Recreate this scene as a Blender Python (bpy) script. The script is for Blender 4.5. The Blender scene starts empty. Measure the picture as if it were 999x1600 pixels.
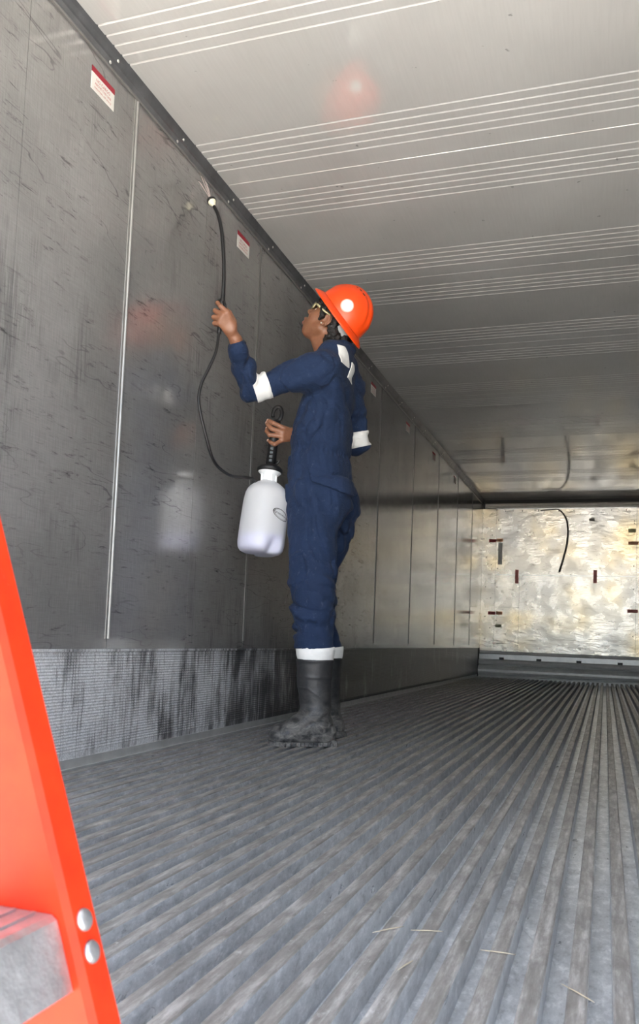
import bpy, bmesh, math, random
import numpy as np
from mathutils import Vector, Matrix

random.seed(7)
SC = bpy.context.scene
COL = SC.collection

# ------------------------------------------------------------------ camera
CAM_Z = 0.449
yaw, pitch, roll = -0.330804, 0.0674047, 0.0394426
cf = Vector((math.sin(yaw) * math.cos(pitch), math.cos(yaw) * math.cos(pitch), math.sin(pitch)))
cr = Vector((math.cos(yaw), -math.sin(yaw), 0))
cu = cr.cross(cf)
cr2 = cr * math.cos(roll) + cu * math.sin(roll)
cu2 = -cr * math.sin(roll) + cu * math.cos(roll)
cam = bpy.data.cameras.new('camera')
camo = bpy.data.objects.new('camera', cam)
COL.objects.link(camo)
M = Matrix((cr2, cu2, -cf)).transposed().to_4x4()
M.translation = Vector((0, 0, CAM_Z))
camo.matrix_world = M
cam.sensor_fit = 'VERTICAL'
cam.sensor_height = 36.0
cam.lens = 36.0 * 1309.68 / 1600.0
cam.shift_y = (905.33 - 800.0) / 1600.0
cam.clip_start = 0.02
cam.clip_end = 300
cam.dof.use_dof = True
cam.dof.focus_distance = 3.7
cam.dof.aperture_fstop = 14.0
SC.camera = camo

# ------------------------------------------------------------------ world, sun, exposure
world = bpy.data.worlds.new('sky')
SC.world = world
world.use_nodes = True
wn = world.node_tree
wn.nodes.clear()
wo = wn.nodes.new('ShaderNodeOutputWorld')
wb = wn.nodes.new('ShaderNodeBackground')
ws = wn.nodes.new('ShaderNodeTexSky')
ws.sky_type = 'NISHITA'
ws.sun_disc = False
ws.sun_elevation = math.radians(48)
ws.sun_rotation = math.radians(-75)
ws.altitude = 0
ws.air_density = 1.0
ws.dust_density = 2.5
ws.ozone_density = 1.0
wb.inputs['Strength'].default_value = 0.30
whs = wn.nodes.new('ShaderNodeHueSaturation')
whs.inputs['Saturation'].default_value = 0.55
wn.links.new(ws.outputs[0], whs.inputs['Color'])
wn.links.new(whs.outputs[0], wb.inputs[0])
wn.links.new(wb.outputs[0], wo.inputs[0])

sun = bpy.data.lights.new('sun', 'SUN')
sun.energy = 14.0
sun.angle = math.radians(0.6)
sun.color = (1.0, 0.96, 0.90)
suno = bpy.data.objects.new('sun', sun)
COL.objects.link(suno)
# the sun stands high on the left, a little towards the closed end: the yard is sunlit, no sunbeam enters
sd = Vector((0.58, -0.16, -0.80)).normalized()
suno.rotation_euler = sd.to_track_quat('-Z', 'Y').to_euler()
suno.location = (-14, 4, 20)

SC.view_settings.view_transform = 'Standard'
SC.view_settings.look = 'None'
SC.view_settings.gamma = 1.0
SC.view_settings.use_curve_mapping = False
SC.view_settings.exposure = 2.15
SC.cycles.use_denoising = True
SC.cycles.max_bounces = 14
SC.cycles.diffuse_bounces = 8
SC.cycles.glossy_bounces = 8
SC.cycles.transmission_bounces = 8
SC.cycles.transparent_max_bounces = 12
SC.cycles.sample_clamp_indirect = 8.0
SC.cycles.caustics_reflective = True

# ------------------------------------------------------------------ helpers
def tag(o, label=None, cat=None, group=None, kind=None):
    if label: o['label'] = label
    if cat: o['category'] = cat
    if group: o['group'] = group
    if kind: o['kind'] = kind
    return o

def empty(name, loc, parent=None):
    o = bpy.data.objects.new(name, None)
    COL.objects.link(o)
    o.location = loc
    o.empty_display_size = 0.05
    if parent: set_parent(o, parent)
    return o

def wloc(o):
    m = Matrix.LocRotScale(o.location, o.rotation_euler, o.scale)
    return o.parent.matrix_basis @ m if False else m

def world_m(o):
    m = Matrix.LocRotScale(o.location, o.rotation_euler, o.scale)
    if o.parent:
        return world_m(o.parent) @ o.matrix_parent_inverse @ m
    return m

def set_parent(o, p):
    o.parent = p
    o.matrix_parent_inverse = world_m(p).inverted()

def obj(name, me, mats, parent=None, smooth=False):
    if isinstance(me, bmesh.types.BMesh):
        m2 = bpy.data.meshes.new(name)
        me.to_mesh(m2)
        me.free()
        me = m2
    o = bpy.data.objects.new(name, me)
    COL.objects.link(o)
    if not isinstance(mats, (list, tuple)): mats = [mats]
    if len(me.materials) == 0:
        for m in mats: me.materials.append(m)
    if smooth:
        me.polygons.foreach_set('use_smooth', [True] * len(me.polygons))
    if parent: set_parent(o, parent)
    return o

def mesh_py(name, v, f, smooth=False):
    me = bpy.data.meshes.new(name)
    me.from_pydata([tuple(map(float, p)) for p in v], [], [tuple(map(int, q)) for q in f])
    me.update()
    if smooth: me.polygons.foreach_set('use_smooth', [True] * len(me.polygons))
    return me

def box(bm, x0, x1, y0, y1, z0, z1, mi=0):
    vs = [bm.verts.new(p) for p in ((x0,y0,z0),(x1,y0,z0),(x1,y1,z0),(x0,y1,z0),(x0,y0,z1),(x1,y0,z1),(x1,y1,z1),(x0,y1,z1))]
    for q in ((0,3,2,1),(4,5,6,7),(0,1,5,4),(1,2,6,5),(2,3,7,6),(3,0,4,7)):
        f = bm.faces.new([vs[i] for i in q]); f.material_index = mi
    return vs

def boxobj(name, b, m, parent=None, bevel=0.0):
    bm = bmesh.new()
    box(bm, *b)
    if bevel:
        bmesh.ops.bevel(bm, geom=list(bm.edges), offset=bevel, segments=1, affect='EDGES')
    return obj(name, bm, m, parent)

def extrude_profile(name, pts, axis, a0, a1, m, parent=None, closed=True, smooth=False):
    """pts: 2d profile; axis 'x': pts are (y,z), swept from x=a0 to a1; axis 'y': pts are (x,z)"""
    v = []
    for a in (a0, a1):
        for p in pts:
            v.append((a, p[0], p[1]) if axis == 'x' else (p[0], a, p[1]))
    n = len(pts)
    f = []
    for i in range(n if closed else n - 1):
        j = (i + 1) % n
        f.append((i, j, n + j, n + i))
    if closed:
        f.append(tuple(range(n - 1, -1, -1)))
        f.append(tuple(range(n, 2 * n)))
    me = mesh_py(name, v, f, smooth)
    bm = bmesh.new(); bm.from_mesh(me)
    bmesh.ops.recalc_face_normals(bm, faces=bm.faces)
    bm.to_mesh(me); bm.free()
    return obj(name, me, m, parent)

def catmull(pts, n=8):
    P = [Vector(p) for p in pts]
    P = [P[0] * 2 - P[1]] + P + [P[-1] * 2 - P[-2]]
    out = []
    for i in range(1, len(P) - 2):
        for k in range(n):
            t = k / n
            a, b, c, d = P[i-1], P[i], P[i+1], P[i+2]
            out.append(0.5 * ((2*b) + (c-a)*t + (2*a-5*b+4*c-d)*t*t + (3*b-a-3*c+d)*t**3))
    out.append(P[-2])
    return out

def tube_mesh(name, path, radii, sides=12, cap=True):
    path = [Vector(p) for p in path]
    if not isinstance(radii, (list, tuple)): radii = [radii] * len(path)
    v, f = [], []
    prev = None
    for i, p in enumerate(path):
        t = (path[min(i+1, len(path)-1)] - path[max(i-1, 0)]).normalized()
        if prev is None:
            ref = Vector((0, 0, 1)) if abs(t.z) < 0.9 else Vector((1, 0, 0))
            n = t.cross(ref).normalized()
        else:
            n = (prev - t * prev.dot(t)).normalized()
        prev = n
        b = t.cross(n)
        for k in range(sides):
            a = 2 * math.pi * k / sides
            v.append(p + (n * math.cos(a) + b * math.sin(a)) * radii[i])
    for i in range(len(path) - 1):
        for k in range(sides):
            k2 = (k + 1) % sides
            f.append((i*sides+k, i*sides+k2, (i+1)*sides+k2, (i+1)*sides+k))
    if cap:
        f.append(tuple(range(sides - 1, -1, -1)))
        f.append(tuple(range((len(path)-1)*sides, len(path)*sides)))
    return mesh_py(name, v, f, True)

def frame_from_axis(axis):
    t = Vector(axis).normalized()
    ref = Vector((0, 1, 0)) if abs(t.y) < 0.9 else Vector((1, 0, 0))
    x = ref.cross(t).normalized()
    y = t.cross(x)
    return x, y, t

def lathe_mesh(name, prof, origin, axis, seg=32, cap0=True, cap1=True, mod=None):
    """prof: list of (r, h) along axis from origin"""
    x, y, t = frame_from_axis(axis)
    o = Vector(origin)
    v, f = [], []
    for i, (r, h) in enumerate(prof):
        for k in range(seg):
            a = 2 * math.pi * k / seg
            rr = r * (mod(a, i, h) if mod else 1)
            v.append(o + t * h + (x * math.cos(a) + y * math.sin(a)) * rr)
    for i in range(len(prof) - 1):
        for k in range(seg):
            k2 = (k + 1) % seg
            f.append((i*seg+k, i*seg+k2, (i+1)*seg+k2, (i+1)*seg+k))
    if cap0: f.append(tuple(range(seg - 1, -1, -1)))
    if cap1: f.append(tuple(range((len(prof)-1)*seg, len(prof)*seg)))
    return mesh_py(name, v, f, True)

# ------------------------------------------------------------------ materials
def new_mat(name):
    m = bpy.data.materials.new(name)
    m.use_nodes = True
    nt = m.node_tree
    b = nt.nodes['Principled BSDF']
    return m, nt, b

def N(nt, t, **kw):
    n = nt.nodes.new(t)
    for k, v in kw.items():
        if k in n.inputs: n.inputs[k].default_value = v
        else: setattr(n, k, v)
    return n

def coords(nt, scale=(1, 1, 1), rot=(0, 0, 0), kind='world'):
    if kind == 'world':
        g = N(nt, 'ShaderNodeNewGeometry'); src = g.outputs['Position']
    else:
        g = N(nt, 'ShaderNodeTexCoord'); src = g.outputs['Object']
    mp = N(nt, 'ShaderNodeMapping')
    mp.inputs['Scale'].default_value = scale
    mp.inputs['Rotation'].default_value = rot
    nt.links.new(src, mp.inputs['Vector'])
    return mp.outputs['Vector']

def noise(nt, vec, scale, detail=4, rough=0.6, dist=0.0):
    n = N(nt, 'ShaderNodeTexNoise')
    n.inputs['Scale'].default_value = scale
    n.inputs['Detail'].default_value = detail
    n.inputs['Roughness'].default_value = rough
    n.inputs['Distortion'].default_value = dist
    nt.links.new(vec, n.inputs['Vector'])
    return n.outputs['Fac']

def ramp(nt, fac, stops):
    r = N(nt, 'ShaderNodeValToRGB')
    e = r.color_ramp.elements
    while len(e) > 1: e.remove(e[-1])
    for i, (p, c) in enumerate(stops):
        if not isinstance(c, (tuple, list)): c = (c, c, c)
        el = e[0] if i == 0 else e.new(p)
        el.position = p
        el.color = (*c, 1)
    nt.links.new(fac, r.inputs['Fac'])
    return r.outputs['Color']

def mixc(nt, fac, a, b, mode='MIX'):
    m = N(nt, 'ShaderNodeMix', data_type='RGBA', blend_type=mode)
    for s, v in ((0, fac), (6, a), (7, b)):
        if isinstance(v, (int, float)): m.inputs[s].default_value = v if s == 0 else (v, v, v, 1)
        elif isinstance(v, tuple): m.inputs[s].default_value = (*v, 1)
        else: nt.links.new(v, m.inputs[s])
    return m.outputs[2]

def math_n(nt, op, a, b=0.0):
    m = N(nt, 'ShaderNodeMath', operation=op)
    for i, v in enumerate((a, b)):
        if isinstance(v, (int, float)): m.inputs[i].default_value = v
        else: nt.links.new(v, m.inputs[i])
    return m.outputs[0]

def bump(nt, h, strength=0.2, dist=0.01, normal=None):
    b = N(nt, 'ShaderNodeBump')
    b.inputs['Strength'].default_value = strength
    b.inputs['Distance'].default_value = dist
    nt.links.new(h, b.inputs['Height'])
    if normal is not None: nt.links.new(normal, b.inputs['Normal'])
    return b.outputs['Normal']

def plain(name, col, rough=0.5, metal=0.0, var=0.0, vscale=20, bmp=0.0, bscale=60, ior=1.5, kind='world'):
    m, nt, b = new_mat(name)
    b.inputs['Roughness'].default_value = rough
    b.inputs['Metallic'].default_value = metal
    b.inputs['IOR'].default_value = ior
    b.inputs['Base Color'].default_value = (*col, 1)
    if var or bmp:
        v = coords(nt, kind=kind)
    if var:
        n = noise(nt, v, vscale)
        c = ramp(nt, n, [(0.3, tuple(x * (1 - var) for x in col)), (0.7, tuple(min(1, x * (1 + var)) for x in col))])
        nt.links.new(c, b.inputs['Base Color'])
    if bmp:
        nt.links.new(bump(nt, noise(nt, v, bscale), bmp, 0.004), b.inputs['Normal'])
    return m

# ------------------------------------------------------------------ structure materials
XL, XR = -1.6, 0.54
Y0, YB = 0.60, 11.392
ZC = 2.373
SCUFF = 0.377

def wall_material():
    m, nt, b = new_mat('wall_metal')
    p = coords(nt)
    # vertical brushed grain, slanted scuffs, soft clouds
    fine = noise(nt, coords(nt, (1, 60, 2.5)), 5.0, 5, 0.65)
    hgr = noise(nt, coords(nt, (1, 4, 70)), 4.0, 4, 0.6)
    scuff = noise(nt, coords(nt, (1, 3.2, 22), (math.radians(24), 0, 0)), 3.4, 6, 0.72, 0.5)
    cloud = noise(nt, p, 1.7, 4, 0.55)
    patch = noise(nt, p, 4.5, 5, 0.7)
    base = ramp(nt, cloud, [(0.3, (0.33, 0.324, 0.32)), (0.7, (0.48, 0.47, 0.46))])
    g = ramp(nt, fine, [(0.3, 0.80), (0.7, 1.16)])
    c = mixc(nt, 0.75, base, g, 'MULTIPLY')
    g2 = ramp(nt, hgr, [(0.35, 0.86), (0.65, 1.06)])
    c = mixc(nt, 0.5, c, g2, 'MULTIPLY')
    sm = math_n(nt, 'MULTIPLY', ramp(nt, scuff, [(0.30, 0.85), (0.43, 0.0)]), ramp(nt, patch, [(0.38, 0.0), (0.55, 1.0)]))
    c = mixc(nt, sm, c, (0.045, 0.044, 0.047))
    # long thin scratches and hatched smudges
    sn = noise(nt, coords(nt, (1, 1.0, 5.0), (math.radians(14), 0, 0)), 1.5, 3, 0.5, 0.4)
    sl_ = math_n(nt, 'MULTIPLY', ramp(nt, sn, [(0.488, 0.0), (0.494, 0.75), (0.500, 0.0)]), ramp(nt, noise(nt, p, 2.4, 2), [(0.45, 0.0), (0.6, 1.0)]))
    c = mixc(nt, sl_, c, (0.07, 0.07, 0.075))
    hat_ = math_n(nt, 'MULTIPLY', ramp(nt, noise(nt, coords(nt, (1, 70, 3)), 2.2, 3, 0.6), [(0.44, 0.0), (0.60, 0.42)]), ramp(nt, noise(nt, coords(nt, (1, 1.6, 1)), 2.9, 3, 0.55), [(0.55, 0.0), (0.66, 1.0)]))
    c = mixc(nt, hat_, c, (0.10, 0.10, 0.105))
    # a few pale rub marks
    rub = noise(nt, coords(nt, (1, 1.2, 9), (math.radians(-40), 0, 0)), 2.2, 5, 0.6, 0.8)
    rm = math_n(nt, 'MULTIPLY', ramp(nt, rub, [(0.66, 0.0), (0.74, 0.35)]), ramp(nt, patch, [(0.5, 0.0), (0.6, 1.0)]))
    c = mixc(nt, rm, c, (0.42, 0.41, 0.40))
    nt.links.new(c, b.inputs['Base Color'])
    b.inputs['Metallic'].default_value = 0.55
    b.inputs['IOR'].default_value = 1.6
    r = ramp(nt, patch, [(0.3, 0.10), (0.7, 0.20)])
    nt.links.new(r, b.inputs['Roughness'])
    n1 = bump(nt, noise(nt, coords(nt, (1, 2.2, 0.5)), 1.4, 2, 0.4), 0.10, 0.02)
    n2 = bump(nt, fine, 0.06, 0.002, n1)
    nt.links.new(n2, b.inputs['Normal'])
    return m

def ceiling_material():
    m, nt, b = new_mat('ceiling_metal')
    p = coords(nt)
    cloud = noise(nt, p, 1.3, 4, 0.55)
    grain = noise(nt, coords(nt, (40, 2, 1)), 3.0, 4, 0.6)
    c = ramp(nt, cloud, [(0.3, (0.58, 0.575, 0.555)), (0.7, (0.68, 0.675, 0.655))])
    c = mixc(nt, 0.25, c, ramp(nt, grain, [(0.35, 0.88), (0.65, 1.05)]), 'MULTIPLY')
    sp = noise(nt, p, 26, 3, 0.5)
    c = mixc(nt, ramp(nt, sp, [(0.73, 0.0), (0.77, 0.55)]), c, (0.12, 0.115, 0.11))
    pale = noise(nt, coords(nt, (3, 0.9, 1), (0, 0, math.radians(35))), 2.4, 4, 0.6, 1.0)
    c = mixc(nt, ramp(nt, pale, [(0.68, 0.0), (0.74, 0.3)]), c, (0.7, 0.69, 0.66))
    nt.links.new(c, b.inputs['Base Color'])
    b.inputs['Metallic'].default_value = 0.12
    b.inputs['IOR'].default_value = 1.55
    r = ramp(nt, cloud, [(0.3, 0.06), (0.7, 0.11)])
    nt.links.new(r, b.inputs['Roughness'])
    n1 = bump(nt, noise(nt, coords(nt, (5, 1.2, 1)), 1.6, 3, 0.5), 0.05, 0.012)
    vo = N(nt, 'ShaderNodeTexVoronoi'); vo.inputs['Scale'].default_value = 1.15
    nt.links.new(coords(nt, (1, 1, 0)), vo.inputs['Vector'])
    dn = ramp(nt, vo.outputs['Distance'], [(0.0, 0.0), (0.022, 0.25), (0.045, 1.0)])
    nt.links.new(bump(nt, dn, 0.5, 0.006, n1), b.inputs['Normal'])
    return m

def scuff_material():
    m, nt, b = new_mat('scuff_liner_metal')
    drip = noise(nt, coords(nt, (1, 30, 1.5)), 2.2, 6, 0.74, 0.9)
    cells = noise(nt, coords(nt, (1, 3, 1.5)), 2.0, 4, 0.6)
    fine = noise(nt, coords(nt, (1, 30, 30)), 6.0, 3, 0.7)
    yv = N(nt, 'ShaderNodeSeparateXYZ')
    nt.links.new(N(nt, 'ShaderNodeNewGeometry').outputs['Position'], yv.inputs[0])
    # mineral streaks lie thickest near the doorway
    mr = N(nt, 'ShaderNodeMapRange')
    nt.links.new(yv.outputs['Y'], mr.inputs[0])
    mr.inputs[1].default_value = 1.6; mr.inputs[2].default_value = 5.0
    mr.inputs[3].default_value = 0.13; mr.inputs[4].default_value = -0.10
    dsum = math_n(nt, 'ADD', math_n(nt, 'MULTIPLY', math_n(nt, 'ADD', drip, cells), 0.5), mr.outputs[0])
    dm = ramp(nt, dsum, [(0.455, 0.0), (0.57, 1.0)])
    dm = math_n(nt, 'MULTIPLY', dm, ramp(nt, fine, [(0.35, 0.55), (0.6, 1.0)]))
    c = mixc(nt, dm, (0.085, 0.085, 0.09), (0.80, 0.82, 0.84))
    nt.links.new(c, b.inputs['Base Color'])
    b.inputs['Metallic'].default_value = 0.35
    nt.links.new(ramp(nt, dm, [(0.0, 0.30), (1.0, 0.6)]), b.inputs['Roughness'])
    return m

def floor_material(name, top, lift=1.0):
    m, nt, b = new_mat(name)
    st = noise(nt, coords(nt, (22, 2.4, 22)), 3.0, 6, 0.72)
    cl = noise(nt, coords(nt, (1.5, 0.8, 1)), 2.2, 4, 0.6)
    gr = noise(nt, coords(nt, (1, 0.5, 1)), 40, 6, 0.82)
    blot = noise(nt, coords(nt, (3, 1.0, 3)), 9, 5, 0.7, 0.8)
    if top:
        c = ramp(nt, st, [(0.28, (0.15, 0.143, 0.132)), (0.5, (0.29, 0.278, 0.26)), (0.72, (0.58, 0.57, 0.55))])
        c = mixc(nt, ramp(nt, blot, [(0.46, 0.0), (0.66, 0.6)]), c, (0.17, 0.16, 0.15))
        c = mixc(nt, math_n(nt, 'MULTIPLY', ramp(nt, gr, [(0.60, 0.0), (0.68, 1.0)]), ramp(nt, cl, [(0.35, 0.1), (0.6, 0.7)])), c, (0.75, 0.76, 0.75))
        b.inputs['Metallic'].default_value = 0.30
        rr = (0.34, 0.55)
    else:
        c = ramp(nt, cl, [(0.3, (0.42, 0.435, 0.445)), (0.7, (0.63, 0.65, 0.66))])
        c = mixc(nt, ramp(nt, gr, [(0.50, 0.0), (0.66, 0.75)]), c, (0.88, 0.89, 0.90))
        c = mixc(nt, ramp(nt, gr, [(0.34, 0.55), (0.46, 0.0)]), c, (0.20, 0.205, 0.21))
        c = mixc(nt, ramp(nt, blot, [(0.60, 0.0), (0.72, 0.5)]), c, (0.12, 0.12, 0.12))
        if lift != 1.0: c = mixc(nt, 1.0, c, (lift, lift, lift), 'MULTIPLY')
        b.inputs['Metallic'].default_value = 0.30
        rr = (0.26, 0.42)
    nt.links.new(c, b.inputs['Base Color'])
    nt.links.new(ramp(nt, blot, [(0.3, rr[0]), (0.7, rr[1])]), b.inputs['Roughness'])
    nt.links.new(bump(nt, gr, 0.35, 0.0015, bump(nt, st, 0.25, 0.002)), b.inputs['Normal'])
    return m

def back_material():
    m, nt, b = new_mat('bulkhead_metal')
    p = coords(nt)
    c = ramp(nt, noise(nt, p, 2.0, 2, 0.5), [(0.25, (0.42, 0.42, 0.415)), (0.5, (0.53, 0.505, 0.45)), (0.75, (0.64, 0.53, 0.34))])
    dash = noise(nt, coords(nt, (7, 1, 42)), 2.6, 3, 0.7)
    c = mixc(nt, ramp(nt, dash, [(0.31, 0.8), (0.36, 0.0)]), c, (0.12, 0.09, 0.07))
    nt.links.new(c, b.inputs['Base Color'])
    b.inputs['Metallic'].default_value = 0.8
    nt.links.new(ramp(nt, noise(nt, p, 5.0, 3, 0.5), [(0.35, 0.20), (0.65, 0.36)]), b.inputs['Roughness'])
    h = noise(nt, p, 4.5, 3, 0.5)
    h2 = noise(nt, coords(nt, (1.2, 1, 3.0)), 9.0, 3, 0.6)
    nt.links.new(bump(nt, h2, 0.38, 0.010, bump(nt, h, 0.22, 0.03)), b.inputs['Normal'])
    return m

M_wall = wall_material()
M_ceil = ceiling_material()
M_scuff = scuff_material()
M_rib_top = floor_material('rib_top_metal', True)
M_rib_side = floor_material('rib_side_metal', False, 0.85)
M_deck = floor_material('deck_plate_metal', False, 1.2)  # brighter copy of the side metal; troughs' sky reflection put into the colour
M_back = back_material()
M_alu = plain('bright_aluminium', (0.60, 0.61, 0.60), 0.30, 0.6, 0.12, 14, 0.15, 30)
M_ledge = plain('pale_ledge_metal', (0.78, 0.74, 0.66), 0.45, 0.0, 0.1, 14)
M_sill = plain('sill_aluminium', (0.86, 0.87, 0.86), 0.30, 0.12, 0.08, 14)
M_cove = plain('cove_metal', (0.16, 0.165, 0.175), 0.30, 0.5, 0.25, 9, 0.1, 40)
M_seam = plain('seam_metal', (0.33, 0.325, 0.315), 0.30, 0.5, 0.10, 12)
M_seam2 = plain('dull_seam_metal', (0.20, 0.195, 0.19), 0.35, 0.5, 0.10, 12)
M_groove = plain('panel_gap_dark', (0.05, 0.05, 0.05), 0.6)
M_shell = plain('outer_shell_paint', (0.75, 0.75, 0.73), 0.5)
M_rivet = plain('rivet_metal', (0.85, 0.84, 0.80), 0.3, 0.6)
M_black = plain('black_plastic', (0.008, 0.008, 0.009), 0.45)
M_dark = plain('dark_recess', (0.025, 0.024, 0.022), 0.6)

# ------------------------------------------------------------------ ground outside
m, nt, b = new_mat('yard_concrete')
nt.links.new(ramp(nt, noise(nt, coords(nt), 0.7, 5, 0.6), [(0.3, (0.40, 0.385, 0.35)), (0.7, (0.52, 0.50, 0.46))]), b.inputs['Base Color'])
b.inputs['Roughness'].default_value = 0.85
GZ = -1.25
g = boxobj('ground', (-60, 60, -80, 60, GZ - 0.2, GZ), m)
tag(g, kind='structure')

# ------------------------------------------------------------------ floor: deck plate and ribs
PITCH, RTOP, RBASE, RH = 0.0565, 0.0255, 0.0255, 0.042
floor = boxobj('floor', (XL - 0.06, XR + 0.06, Y0, YB + 0.10, -0.16, -RH), M_deck)
tag(floor, kind='structure')
rv = []
for yy in (Y0, YB - 0.20):
    rv += [(-RBASE/2, yy, -RH - 0.001), (-RTOP/2, yy, -0.0025), (-RTOP/2 + 0.0025, yy, 0), (RTOP/2 - 0.0025, yy, 0), (RTOP/2, yy, -0.0025), (RBASE/2, yy, -RH - 0.001)]
rf = [(i, i + 1, i + 7, i + 6) for i in range(5)] + [(0, 5, 4, 3, 2, 1), (6, 7, 8, 9, 10, 11)]
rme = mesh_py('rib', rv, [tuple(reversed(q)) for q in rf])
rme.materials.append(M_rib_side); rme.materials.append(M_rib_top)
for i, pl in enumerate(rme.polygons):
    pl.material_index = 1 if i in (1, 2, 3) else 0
x = 0.029
while x - PITCH > XL + 0.02: x -= PITCH
while x < XR - 0.012:
    o = bpy.data.objects.new('rib', rme)
    COL.objects.link(o)
    o.location = (x, 0, 0)
    set_parent(o, floor)
    x += PITCH

# ------------------------------------------------------------------ left wall
wall = boxobj('wall_left', (XL - 0.10, XL - 0.004, Y0, YB + 0.1, -0.16, ZC + 0.10), M_groove)
tag(wall, kind='structure')
SEAMS = [1.32, 2.462, 3.598, 4.755, 5.912, 7.061, 8.205, 9.342, 10.432]
cuts = [Y0]
for s in SEAMS:
    cuts += [s - 0.571, s] if s - 0.571 > Y0 + 0.05 else [s]
cuts += [SEAMS[-1] + 0.57, YB]
for a, c in zip(cuts[:-1], cuts[1:]):
    boxobj('wall_panel', (XL - 0.004, XL, a + 0.0012, c - 0.0012, SCUFF, 2.335), M_wall, wall)
for s in SEAMS:
    big = abs(s - 2.462) < 0.01
    # raised joint strip: flat lip and a rounded bead, ends above the liner
    pr = [(XL - 0.002, s - 0.011), (XL + 0.0025, s - 0.011), (XL + 0.003, s - 0.001), (XL + 0.0065, s + 0.002), (XL + 0.0075, s + 0.005), (XL + 0.0065, s + 0.008), (XL - 0.002, s + 0.010)]
    if not big: pr = [(XL - 0.002, s - 0.009), (XL + 0.0016, s - 0.009), (XL + 0.002, s - 0.001), (XL + 0.0036, s + 0.002), (XL + 0.0040, s + 0.004), (XL + 0.0034, s + 0.006), (XL - 0.002, s + 0.007)]
    v = [(p[0], p[1], z) for z in (0.412, 2.318) for p in pr]
    n = len(pr)
    f = [(i, (i + 1) % n, n + (i + 1) % n, n + i) for i in range(n)] + [tuple(range(n - 1, -1, -1)), tuple(range(n, 2 * n))]
    obj('joint_strip', mesh_py('joint_strip', v, f), M_seam if big else M_seam2, wall)
# fluted liner along the foot of the wall
pr = [(XL - 0.004, -0.02)]
z = -0.02
pr.append((XL + 0.006, -0.02)); pr.append((XL + 0.006, 0.004)); pr.append((XL + 0.003, 0.010))
z = 0.05
while z < 0.355:
    pr += [(XL + 0.003, z), (XL + 0.0046, z + 0.002), (XL + 0.0046, z + 0.0045), (XL + 0.003, z + 0.0065)]
    z += 0.0095
pr += [(XL + 0.003, 0.366), (XL + 0.009, 0.369), (XL + 0.009, SCUFF), (XL - 0.004, SCUFF)]
o = extrude_profile('scuff_liner', pr, 'y', Y0, YB - 0.19, M_scuff, wall)
extrude_profile('floor_angle', [(XL + 0.003, -0.015), (XL + 0.020, -0.015), (XL + 0.020, 0.003), (XL + 0.008, 0.003), (XL + 0.0065, 0.030), (XL + 0.003, 0.030)], 'y', Y0, YB - 0.2, M_alu, wall)

# ------------------------------------------------------------------ right wall
wr = boxobj('wall_right', (XR + 0.004, XR + 0.10, Y0, YB + 0.1, -0.16, ZC + 0.10), M_groove)
tag(wr, kind='structure')
for a, c in zip(cuts[:-1], cuts[1:]):
    boxobj('wall_panel', (XR, XR + 0.004, a + 0.0012, c - 0.0012, SCUFF, 2.335), M_wall, wr)
for s in SEAMS:
    boxobj('joint_strip', (XR - 0.004, XR + 0.002, s - 0.010, s + 0.008, 0.412, 2.318), M_seam2, wr, 0.002)
extrude_profile('scuff_liner', [(XR + 0.004, -0.02), (XR - 0.006, -0.02), (XR - 0.006, 0.004), (XR - 0.003, 0.010), (XR - 0.003, 0.366), (XR - 0.009, 0.369), (XR - 0.009, SCUFF), (XR + 0.004, SCUFF)], 'y', Y0, YB - 0.19, M_scuff, wr)

# ------------------------------------------------------------------ ceiling of grooved sheets
ceil = boxobj('ceiling', (XL - 0.06, XR + 0.06, Y0, YB + 0.1, ZC + 0.022, ZC + 0.10), M_shell)
tag(ceil, kind='structure')
cs = [3.155 + 1.1 * k for k in range(-2, 8)]
edges = [Y0] + [c for c in cs if c > Y0 + 0.05] + [YB]
XC0, XC1 = XL + 0.026, XR - 0.026
for a, c in zip(edges[:-1], edges[1:]):
    pts = [(a + 0.001, ZC + 0.004), (a + 0.004, ZC)]
    gs = []
    for s in cs:
        for k in range(5):
            gs += [s + 0.113 + 0.048 * k, s - 0.305 + 0.048 * k]
    for gy in sorted(gs):
        if a + 0.02 < gy < c - 0.03:
            pts += [(gy - 0.0015, ZC), (gy, ZC + 0.0045), (gy + 0.0025, ZC + 0.005), (gy + 0.008, ZC)]
    pts += [(c - 0.0015, ZC), (c, ZC + 0.004), (c, ZC + 0.022), (a + 0.001, ZC + 0.022)]
    extrude_profile('ceiling_panel', pts, 'x', XL - 0.003, XR + 0.003, M_ceil, ceil)

# ------------------------------------------------------------------ cove trims
def cove(name, sx, x0):
    q = lambda dx, z: (x0 + sx * dx, z)
    pr = [q(-0.002, 2.318), q(0.007, 2.314), q(0.0085, 2.318), q(0.005, 2.324), q(0.008, 2.342), q(0.0125, 2.347), q(0.019, 2.361), q(0.026, 2.372), q(0.028, ZC + 0.002), q(-0.002, ZC + 0.002)]
    t = extrude_profile(name, pr, 'y', Y0, YB, M_cove)
    tag(t, kind='structure')
    v = []
    lp = [q(-0.001, 2.3125), q(0.0075, 2.3105), q(0.0092, 2.3150), q(0.0075, 2.3185), q(-0.001, 2.3185)]
    extrude_profile('lower_lip', lp, 'y', Y0, YB, M_seam, t)
    if sx > 0:
        me = lathe_mesh('rivet', [(0.0062, 0), (0.0058, 0.0015), (0.0040, 0.003), (0.001, 0.0037)], (0, 0, 0), (1, 0, 0), 10)
        me.materials.append(M_rivet)
        y = 2.283 - 0.464 * 3
        while y < 10.6:
            for dy, dx, z in ((0, 0.0062, 2.331), (0.03, 0.0155, 2.354)):
                o = bpy.data.objects.new('rivet', me)
                COL.objects.link(o)
                o.location = (x0 + dx - 0.0005, y + dy, z)
                set_parent(o, t)
            y += 0.464
    return t
cove('trim_1', 1, XL)
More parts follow.
